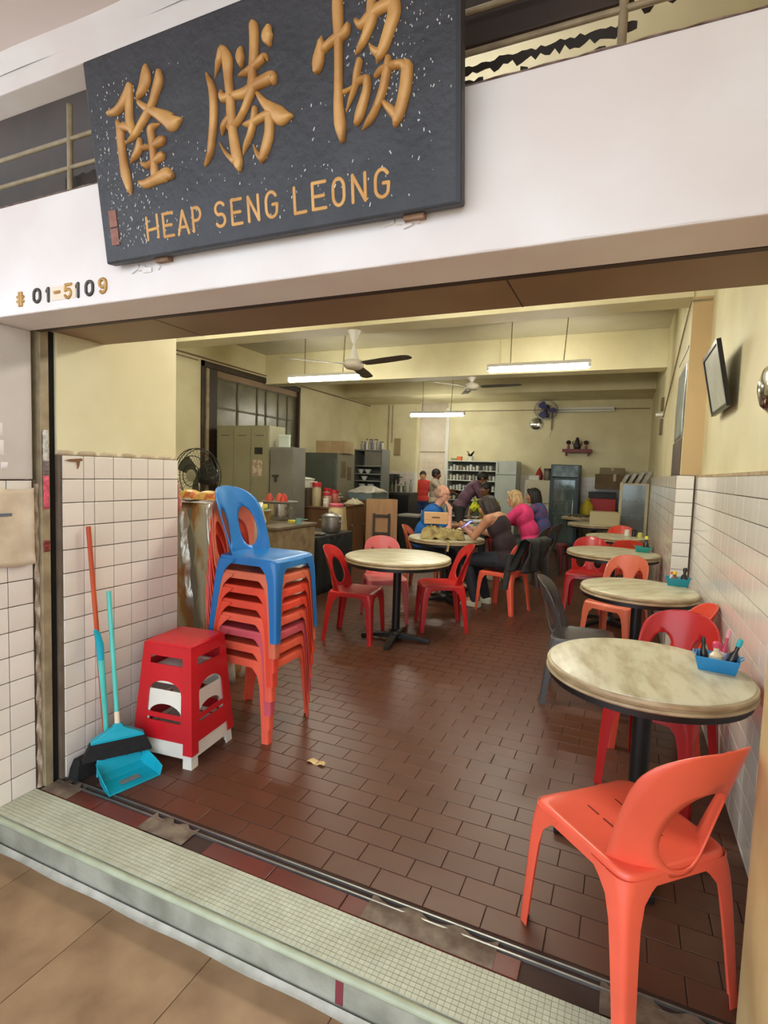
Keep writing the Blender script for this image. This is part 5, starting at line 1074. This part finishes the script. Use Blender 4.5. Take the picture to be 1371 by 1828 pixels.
t = thing('wall_clip', 'small brown wall lamp holder with a white bulb on the far right wall', 'wall lamp', (XRP + .034, 8.2, 2.36)); B(-.03, -.1, .06, 0, .1, .22).build('upper_plate', mat('plate_brown', (104, 84, 56), .5), t); B(-.03, -.1, -.26, 0, .1, -.06).build('lower_plate', MATS['plate_brown'], t); MB().tube([(0, 0, 0), (-.09, 0, 0)], .025, 10).build('bulb', M_wplast, t, smooth=.9)
t = thing('steel_bell', 'round steel dome fixed on the right wall near the entrance', 'bell', (XR + .039, 2.66, 1.87)); MB().lathe([(.11, 0), (.105, .03), (.075, .06), (.02, .075)], 28, (0, 0, 0), Matrix.Rotation(-PI / 2, 3, 'Y')).build('dome', M_chrome, t, smooth=.9); B(-.012, -.06, -.2, 0, .06, -.11).build('orange_label', mat('orange_label', (206, 140, 84), .5), t)
t = thing('wall_scrap', 'torn white leaf on the brown tiles of the entrance floor', 'scrap', on(566, 1361, .0015)); MB().grid(lambda a, b: (-.05 + .1 * a, -.022 + .044 * b * (.5 + .5 * math.sin(a * PI)), .003 + .006 * math.sin(a * 9)), 8, 4).build('leaf', mat('dry_leaf', (206, 176, 120), .7), t, smooth=3, solid=.001)
# ================================================================== PEOPLE
def hand(mb, w, d, nrm, curl=.5, side=1, s=1.0):
    """palm and five fingers: w wrist, d direction, nrm palm normal (fingers curl towards it)"""
    w = Vector(w); d = Vector(d).normalized(); nrm = Vector(nrm); nrm = (nrm - d * nrm.dot(d)).normalized(); a = d.cross(nrm) * side
    M = Matrix((a, nrm, d)).transposed()
    mb.ball(w + d * .05 * s, (.040 * s, .017 * s, .052 * s), 12, 8, M); mb.cap(w, .024 * s, w + d * .03 * s, .024 * s, 8)
    for i, (off, l) in enumerate(((-.031, .062), (-.0105, .074), (.0105, .07), (.031, .055))):
        p = w + (d * .09 + a * off) * s; sp = a * off * .35
        d1 = (d * math.cos(curl * .6) + nrm * math.sin(curl * .6) + sp).normalized(); q = p + d1 * l * .55 * s
        d2 = (d * math.cos(curl * 1.5) + nrm * math.sin(curl * 1.5)).normalized(); e = q + d2 * l * .5 * s
        mb.cap(p - d * .02 * s, .0098 * s, q, .009 * s, 8); mb.cap(q, .009 * s, e, .0075 * s, 8)
    p = w + (d * .035 - a * .034) * s; q = p + (d * .6 - a * .7 + nrm * .3).normalized() * .04 * s; e = q + (d * .9 - a * .15 + nrm * .4).normalized() * .032 * s
    mb.cap(p, .0125 * s, q, .0105 * s, 8); mb.cap(q, .0105 * s, e, .0085 * s, 8)
def voxel(o, v, it=4):
    md = o.modifiers.new('union', 'REMESH'); md.mode = 'VOXEL'; md.voxel_size = v; md.use_smooth_shade = True
    md = o.modifiers.new('relax', 'SMOOTH'); md.factor = .5; md.iterations = it
    return o
def person(label, loc, rz, J, skin, top, bottom, hair, shoes, sleeve=1.0, skirt=False, glasses=False, vox=.0095, curl=(.5, .5), hn_=None, leg_cut=1.0, tank=False, width=1.0):
    t = thing('person', label, 'person', loc, math.radians(rz))
    V = {k: Vector(v) for k, v in J.items() if k not in ('hr',)}
    for k in ('sh', 'el', 'wr', 'hip', 'kn', 'an', 'toe'):
        for sd in 'LR':
            if k + sd not in V and k in V: V[k + sd] = Vector((V[k].x * (1 if sd == 'R' else -1), V[k].y, V[k].z))
    hr = J.get('hr', (0, 0, 0)); HM = Matrix.Rotation(math.radians(hr[0]), 3, 'Z') @ Matrix.Rotation(math.radians(hr[1]), 3, 'X') @ Matrix.Rotation(math.radians(hr[2]), 3, 'Y')
    hd = V['head']; h = lambda x, y, z: hd + HM @ Vector((x, y, z))
    up = (V['chest'] - V['pelvis']).normalized(); fx = Vector((1, 0, 0)); fy = up.cross(fx).normalized(); TM_ = Matrix((fx, fy, up)).transposed()
    def torso(mb, g=0.0):
        W = width
        mb.ball(V['pelvis'], (.165 * W + g, .125 * W + g, .13 + g), 14, 10, TM_)
        mb.ball(V['spine'], (.14 * W + g, .105 * W + g, .17 + g), 14, 10, TM_)
        mb.ball(V['chest'], (.165 * W + g, .112 * W + g, .17 + g), 14, 10, TM_)
        for sd in 'LR': mb.cap(V['chest'] + up * .07, .085 + g, V['sh' + sd], .06 + g)
    b = MB(); torso(b)
    b.cap(V['chest'] + up * .1, .06, V['neck'], .05); b.cap(V['neck'], .05, h(0, -.01, -.05), .05)
    b.ball(h(0, -.008, .02), (.074, .092, .095), 16, 12, HM); b.ball(h(0, .022, -.045), (.058, .066, .07), 14, 10, HM); b.ball(h(0, .058, -.088), (.03, .026, .022), 10, 8, HM)
    b.cap(h(0, .082, .018), .009, h(0, .104, -.022), .0125, 8); b.ball(h(0, .092, -.026), (.019, .013, .01), 8, 6, HM)
    b.ball(h(0, .074, .032), (.05, .016, .01), 10, 6, HM); b.ball(h(0, .079, -.056), (.024, .011, .011), 10, 6, HM)
    for sx in (-1, 1): b.ball(h(sx * .077, -.012, -.008), (.009, .021, .032), 8, 8, HM); b.ball(h(sx * .046, .058, -.022), (.022, .022, .024), 8, 6, HM)
    for i, sd in enumerate('LR'):
        sh, el, wr = V['sh' + sd], V['el' + sd], V['wr' + sd]
        b.cap(sh, .055, el, .041); b.cap(el, .041, wr, .026); fa = (wr - el).normalized()
        n_ = (hn_ or {}).get(sd, (0, 0, -1)); dd = (hn_ or {}).get('d' + sd, fa)
        hand(b, wr, dd, n_, curl[i], 1 if sd == 'R' else -1)
        hp, kn, an, to = V['hip' + sd], V['kn' + sd], V['an' + sd], V['toe' + sd]
        b.cap(hp, .086, kn, .056); b.cap(kn, .056, kn.lerp(an, .35), .056); b.cap(kn.lerp(an, .35), .056, an, .037); b.cap(an, .038, to, .028)
    body = voxel(b.build('body', skin, t), vox)
    # clothing
    c = MB(); torso(c, .014)
    if tank:
        c = MB(); g = .012
        c.ball(V['pelvis'], (.165 * width + g, .125 + g, .13 + g), 14, 10, TM_); c.ball(V['spine'], (.14 * width + g, .105 + g, .17 + g), 14, 10, TM_); c.ball(V['chest'] - up * .015, (.165 * width + g - .006, .112 + g, .155 + g), 14, 10, TM_)
        for sx in (-1, 1): c.cap(V['chest'] + up * .06 + fx * sx * .07, .06, V['neck'] + fx * sx * .075 - up * .03, .028)
    else:
        for sd in 'LR':
            sh, el, wr = V['sh' + sd], V['el' + sd], V['wr' + sd]
            if sleeve <= 1: c.cap(sh, .071, sh.lerp(el, sleeve), .064)
            else: c.cap(sh, .07, el, .058); c.cap(el, .058, el.lerp(wr, sleeve - 1), .042)
    voxel(c.build('top', top, t), .0115, 3)
    if bottom:
        c = MB(); c.ball(V['pelvis'] - up * .03, (.175 * width, .135 * width, .12), 14, 10, TM_)
        for sd in 'LR':
            hp, kn, an = V['hip' + sd], V['kn' + sd], V['an' + sd]
            c.cap(hp, .1, kn, .07)
            if leg_cut > 0: c.cap(kn, .07, kn.lerp(an, leg_cut), .056)
        voxel(c.build('trousers', bottom, t), .0125, 3)
    for sd in 'LR':
        an, to = V['an' + sd], V['toe' + sd]; c = MB(); dz = Vector((to.x - an.x, to.y - an.y, 0)).normalized()
        base = Vector((an.x, an.y, .0)); zb = 0.0
        c.loft([[(base + dz * f + dz.cross(Vector((0, 0, 1))) * (wq * sx)).to_tuple()[:2] + (zb + z,) for sx, z in ((-1, 0), (1, 0), (1, hz), (-1, hz))] for f, wq, hz in ((-.07, .032, .07), (0, .042, .08), (.1, .048, .055), (.17, .035, .035))])
        c.build('shoe', shoes, t, bevel=.012)
    # face
    for sx in (-1, 1):
        e = MB().ball(h(sx * .031, .0775, .008), (.0125, .0085, .008), 8, 6, HM).build('eye', mat('eye_white', (226, 222, 214), .3), t, smooth=3)
        MB().ball(h(sx * .031, .0845, .008), (.0055, .003, .0055), 8, 6, HM).build('iris', mat('iris', (40, 28, 22), .2), e, smooth=3)
        if hair['col']: MB().ball(h(sx * .031, .085, .03), (.019, .005, .004), 8, 6, HM).build('eyebrow', hair['col'], t, smooth=3)
    MB().ball(h(0, .0885, -.056), (.021, .006, .006), 10, 6, HM).build('lips', mat('lips', (160, 92, 84), .5), t, smooth=3)
    # hair
    c = MB()
    st = hair['style']
    if st == 'cropped':
        c.ball(h(0, -.03, .012), (.079, .083, .082), 16, 10, HM)
    else:
        c.ball(h(0, -.018, .038), (.086, .1, .09), 16, 12, HM)
        if st == 'short': c.ball(h(0, -.05, .0), (.078, .06, .075), 12, 8, HM)
        if st in ('bob', 'long'):
            n = 9; lo = -.12 if st == 'bob' else -.30
            for i in range(n):
                a = math.radians(190 + 160 * i / (n - 1) - 0); x, y = .078 * math.cos(a), .088 * math.sin(a) - .005
                p0 = h(x, y, .06); p1 = h(x * 1.15, y * 1.12 - .005, -.05); p2 = h(x * (1.1 if st == 'bob' else .95), y * (1.0 if st == 'bob' else 1.2) - .01, lo + .02 * math.sin(i * 2.3))
                c.cap(p0, .026, p1, .03, 8); c.cap(p1, .03, p2, .017, 8)
            for sx in (-1, 1): c.cap(h(sx * .055, .05, .085), .025, h(sx * .084, .018, .0), .018, 8); c.cap(h(sx * .084, .018, .0), .02, h(sx * .084, .01, max(lo, -.13)), .013, 8)
            c.cap(h(-.03, .06, .1), .02, h(.05, .07, .08), .018, 8)
    if hair['col']: voxel(c.build('hair', hair['col'], t), .007, 3)
    if glasses:
        g = MB()
        for sx in (-1, 1): g.tube([h(sx * .033 + .022 * math.cos(2 * PI * j / 16), .1, .006 + .017 * math.sin(2 * PI * j / 16)) for j in range(17)], .0022, 5); g.tube([h(sx * .055, .1, .01), h(sx * .084, .04, .012), h(sx * .082, -.02, .01)], .0022, 5)
        g.tube([h(-.011, .1, .01), h(.011, .1, .01)], .002, 5); g.build('glasses', M_black, t)
    return t
S_fair = mat('skin_fair', (222, 168, 142), .5, (206, 148, 124), 12); S_tan = mat('skin_tan', (196, 142, 108), .5, (180, 124, 92), 12); S_dark = mat('skin_brown', (122, 78, 54), .5, (106, 66, 46), 12)
def hairm(n, c): return mat(n, c, .55, tuple(int(v * .7) for v in c), 40, bump=.7, bscale=70, stretch=(1, 1, .25))
H_black = hairm('hair_black', (26, 22, 20)); H_dbrown = hairm('hair_dark_brown', (50, 36, 28)); H_blond = hairm('hair_blond', (206, 172, 122)); H_grey = hairm('hair_stubble', (196, 156, 134))
def seated(lean=.1, hy=.2, hz=1.2, **k):
    J = dict(pelvis=(0, -.045, .575), spine=(0, -.05 + lean * .3, .74), chest=(0, -.03 + lean * .8, .93), neck=(0, -.01 + (lean + hy) * .5, hz - .125), head=(0, hy, hz), sh=(.175, -.02 + lean, 1.0), hip=(.09, .0, .55), kn=(.11, .40, .515), an=(.12, .38, .09), toe=(.13, .53, .045), el=(.22, .22, .82), wr=(.12, .42, .80))
    J.update(k); return J
C_blue = mat('cloth_blue', (20, 104, 186), .8, (16, 90, 164), 9); C_black = mat('cloth_black', (44, 28, 34), .8); C_pink = mat('cloth_pink', (226, 62, 122), .85, (206, 50, 106), 8); C_navy = mat('cloth_navy', (34, 36, 46), .8); C_jean = mat('cloth_denim', (40, 62, 110), .8)
C_pat = mat('cloth_pattern', (50, 84, 138), .8, (118, 60, 96), 26, lo=.48, hi=.55); C_pur = mat('cloth_mauve', (116, 84, 100), .8, (104, 74, 90), 8); C_yel = mat('cloth_yellow', (206, 204, 40), .8, (110, 130, 40), 18, lo=.52, hi=.6); C_red = mat('cloth_red', (186, 52, 44), .8); C_tanv = mat('cloth_beige', (176, 160, 140), .8); C_grey = mat('cloth_charcoal', (52, 50, 50), .8)
SHOE = mat('shoe_white', (196, 190, 170), .6); SHOEK = mat('shoe_black', (30, 28, 28), .5)
person('man in a blue shirt and glasses resting his chin on his hand', (-2.30, 6.56, 0), -84, seated(.13, .20, 1.225, hr=(0, -6, 0), elR=(.2, .33, .79), wrR=(.06, .315, 1.015), elL=(-.22, .3, .79), wrL=(-.02, .42, .84)), S_fair, C_blue, C_navy, dict(style='cropped', col=H_grey), SHOEK, sleeve=.7, glasses=True, curl=(.4, 1.3), hn_={'R': (-.5, -.8, 0), 'dR': (-.3, -.22, .9), 'dL': (.5, .8, 0)}, width=1.12)
person('woman in a black sleeveless top looking at her phone', (-1.18, 5.99, 0), 74, seated(.14, .23, 1.125, hr=(4, -24, 0), an=(.12, .27, .09), toe=(.13, .42, .045), elR=(.2, .26, .80), wrR=(.06, .48, .86), elL=(-.2, .27, .80), wrL=(-.05, .47, .86)), S_tan, C_black, C_navy, dict(style='bob', col=H_dbrown), SHOE, tank=True, curl=(.9, .9), hn_={'R': (-1, 0, .3), 'L': (1, 0, .3), 'dR': (-.2, .9, .35), 'dL': (.2, .9, .35)})
person('blonde woman in a pink long sleeved top', (-1.2, 7.7, 0), 84, seated(.13, .22, 1.165, hr=(0, -8, 0), elR=(.23, .25, .82), wrR=(.1, .45, .80), elL=(-.2, .3, .82), wrL=(-.05, .46, .86)), S_fair, C_pink, C_grey, dict(style='bob', col=H_blond), SHOE, sleeve=1.85, width=1.15)
person('woman with long dark hair in a blue patterned top', (-1.12, 8.45, 0), 78, seated(.1, .16, 1.19, hr=(20, -4, 0)), S_tan, C_pat, C_navy, dict(style='long', col=H_black), SHOEK, sleeve=.6, vox=.011)
person('person in a yellow shirt seated by the cup shelf', (-2.15, 9.25, 0), 168, seated(.06, .1, 1.24, hr=(-30, -4, 0)), S_dark, C_yel, C_navy, dict(style='short', col=H_black), SHOEK, sleeve=.6, vox=.011)
def standing(s=1.0, **k):
    J = dict(pelvis=(0, 0, .93), spine=(0, .0, 1.12), chest=(0, 0, 1.29), neck=(0, .0, 1.45), head=(0, .03, 1.575), sh=(.18, 0, 1.37), hip=(.09, 0, .9), kn=(.1, .02, .49), an=(.1, -.02, .085), toe=(.12, .12, .04), el=(.24, .0, 1.1), wr=(.24, .12, .86))
    J.update(k); return {q: (tuple(c * s for c in v) if q != 'hr' else v) for q, v in J.items()}
person('standing person in a mauve shirt bending over the far table', (-2.72, 9.55, 0), -70, standing(.98, spine=(0, .1, 1.1), chest=(0, .22, 1.25), neck=(0, .32, 1.36), head=(0, .4, 1.45), sh=(.18, .26, 1.32), el=(.22, .4, 1.08), wr=(.14, .52, .92), hr=(0, -30, 0)), S_dark, C_pur, C_grey, dict(style='short', col=H_black), SHOEK, sleeve=1.5, leg_cut=1, vox=.011)
person('standing person with black hair in the kitchen, reaching to the cup shelf', (-3.86, 11.5, 0), -75, standing(.93, elR=(.22, .2, 1.2), wrR=(.16, .42, 1.22), elL=(-.2, .2, 1.18), wrL=(-.12, .4, 1.16), hr=(0, -10, 0)), S_dark, C_tanv, C_grey, dict(style='short', col=H_black), SHOEK, sleeve=.5, vox=.011)
person('person in a red shirt standing in the kitchen doorway', (-4.6, 12.75, 0), -160, standing(.9), S_tan, C_red, C_jean, dict(style='short', col=H_black), SHOEK, sleeve=.6, vox=.011)
# ---- things with the customers
t = thing('smartphone', 'lit smartphone held in the hands of the woman in black', 'phone', (-1.695, 6.10, .872), math.radians(74), tilt=(.9, 0)); B(-.036, -.004, 0, .036, .004, .15).build('case', M_black, t, bevel=.003); B(-.033, -.0055, .006, .033, -.0042, .144).build('screen', mat('phone_screen', (120, 120, 220), .3, emit=((.35, .35, 1), 1.6)), t)
t = thing('jacket', 'dark grey jacket hung over the orange chair back', 'jacket', (-1.02, 5.93, .44), math.radians(72))
def jk(a, b):
    s = (a - .5) * .46; z = .40 - .36 * abs(b - .5) * 2
    th = .05 + .035 * math.sin(a * 9 + b * 5) ** 2 + .02 * abs(b - .5)
    sgn = 1 if b > .5 else -1
    y = -.12 - .1 * (z / .4) + .25 * s * s * 2 + sgn * (th if abs(b - .5) > .02 else 0)
    return (s + .008 * math.sin(b * 30), y, z)
MB().grid(jk, 24, 28).build('shell', mat('jacket_cloth', (56, 56, 54), .8, (44, 44, 42), 9, bump=.4, bscale=20), t, smooth=3, solid=.008)
MB().loft([[Vector((-.2 + .03 * math.cos(q), -.02 + .05 * f + .035 * math.sin(q), .22 - f * .42)) for q in [2 * PI * j / 10 for j in range(10)]] for f in (0, .25, .5, .75, .9)]).build('sleeve', MATS['jacket_cloth'], t, smooth=.9)
t = thing('cardboard_box', 'tan cardboard gift box on the khaki bag', 'box', (-1.955, 5.90, .915), math.radians(20)); M_kr = mat('gift_kraft', (214, 172, 122), .6, (204, 160, 110), 5)
B(-.13, -.075, 0, .13, .075, .1).build('tray', M_kr, t, bevel=.003); B(-.133, -.078, .045, .133, .078, .125).build('lid', M_kr, t, bevel=.003); B(-.045, -.0795, .065, .045, -.078, .08).build('print', mat('print_brown', (90, 62, 40), .7), t)
t = thing('khaki_bag', 'crumpled khaki cloth bag on the round table with the cardboard box', 'bag', (-1.86, 5.88, .752), math.radians(18)); M_kh = mat('khaki', (182, 164, 108), .85, (128, 110, 66), 14, bump=.5, bscale=25)
MB().grid(lambda a, b: ((a - .5) * .5, (b - .5) * .28, .003 + .165 * (math.sin(a * PI) ** .35) * (math.sin(b * PI) ** .35) * (.78 + .22 * math.cos(a * 5)) + .022 * math.sin(a * 23 + b * 17) * math.sin(a * PI) + .012 * math.sin(a * 41 - b * 29) * math.sin(b * PI)), 34, 22).grid(lambda a, b: ((.5 - a) * .5, (b - .5) * .28, .003), 8, 6).build('sack', M_kh, t, smooth=3)
MB().tube([(-.1, -.13, .06), (-.06, -.17, .03), (.0, -.2, .012), (.05, -.26, .0055), (.06, -.305, .0055), (.064, -.33, -.008), (.064, -.338, -.05), (.056, -.338, -.1)], .012, 8, flat=.35).build('strap', M_kh, t, smooth=.9); MB().tube([(.12, -.12, .08), (.16, -.16, .03), (.2, -.17, .01)], .012, 8, flat=.4).build('strap', M_kh, t, smooth=.9)
t = thing('plate_stand', 'white raised plate stand on the table of the seated customers', 'plate', (-1.86, 7.35, .752)); MB().lathe([(.07, 0), (.03, .02), (.025, .07), (.16, .09), (.165, .1), (.0, .095)], 28).build('stand', mat('china', (206, 208, 204), .25), t, smooth=.7); MB().lathe([(.16, .1), (.167, .106), (.158, .108)], 28).build('rim', MATS['china'], t, smooth=.7)
for i, (x, y, c, lb) in enumerate(((-1.72, 7.6, (196, 188, 170), 'white coffee cup before the blonde woman'), (-2.15, 7.3, (170, 130, 90), 'brown coffee cup before the man in blue'))):
    q = thing('coffee_cup', lb, 'cup', (x, y, .752)); mt_ = mat('ccup_%d' % i, c, .3); MB().lathe([(.03, 0), (.042, .07), (.038, .07), (.026, .006)], 16).build('cup', mt_, q, smooth=.7); MB().tube([(.04, 0, .055), (.06, 0, .05), (.058, 0, .025), (.035, 0, .018)], .005, 6).build('ear', mt_, q)
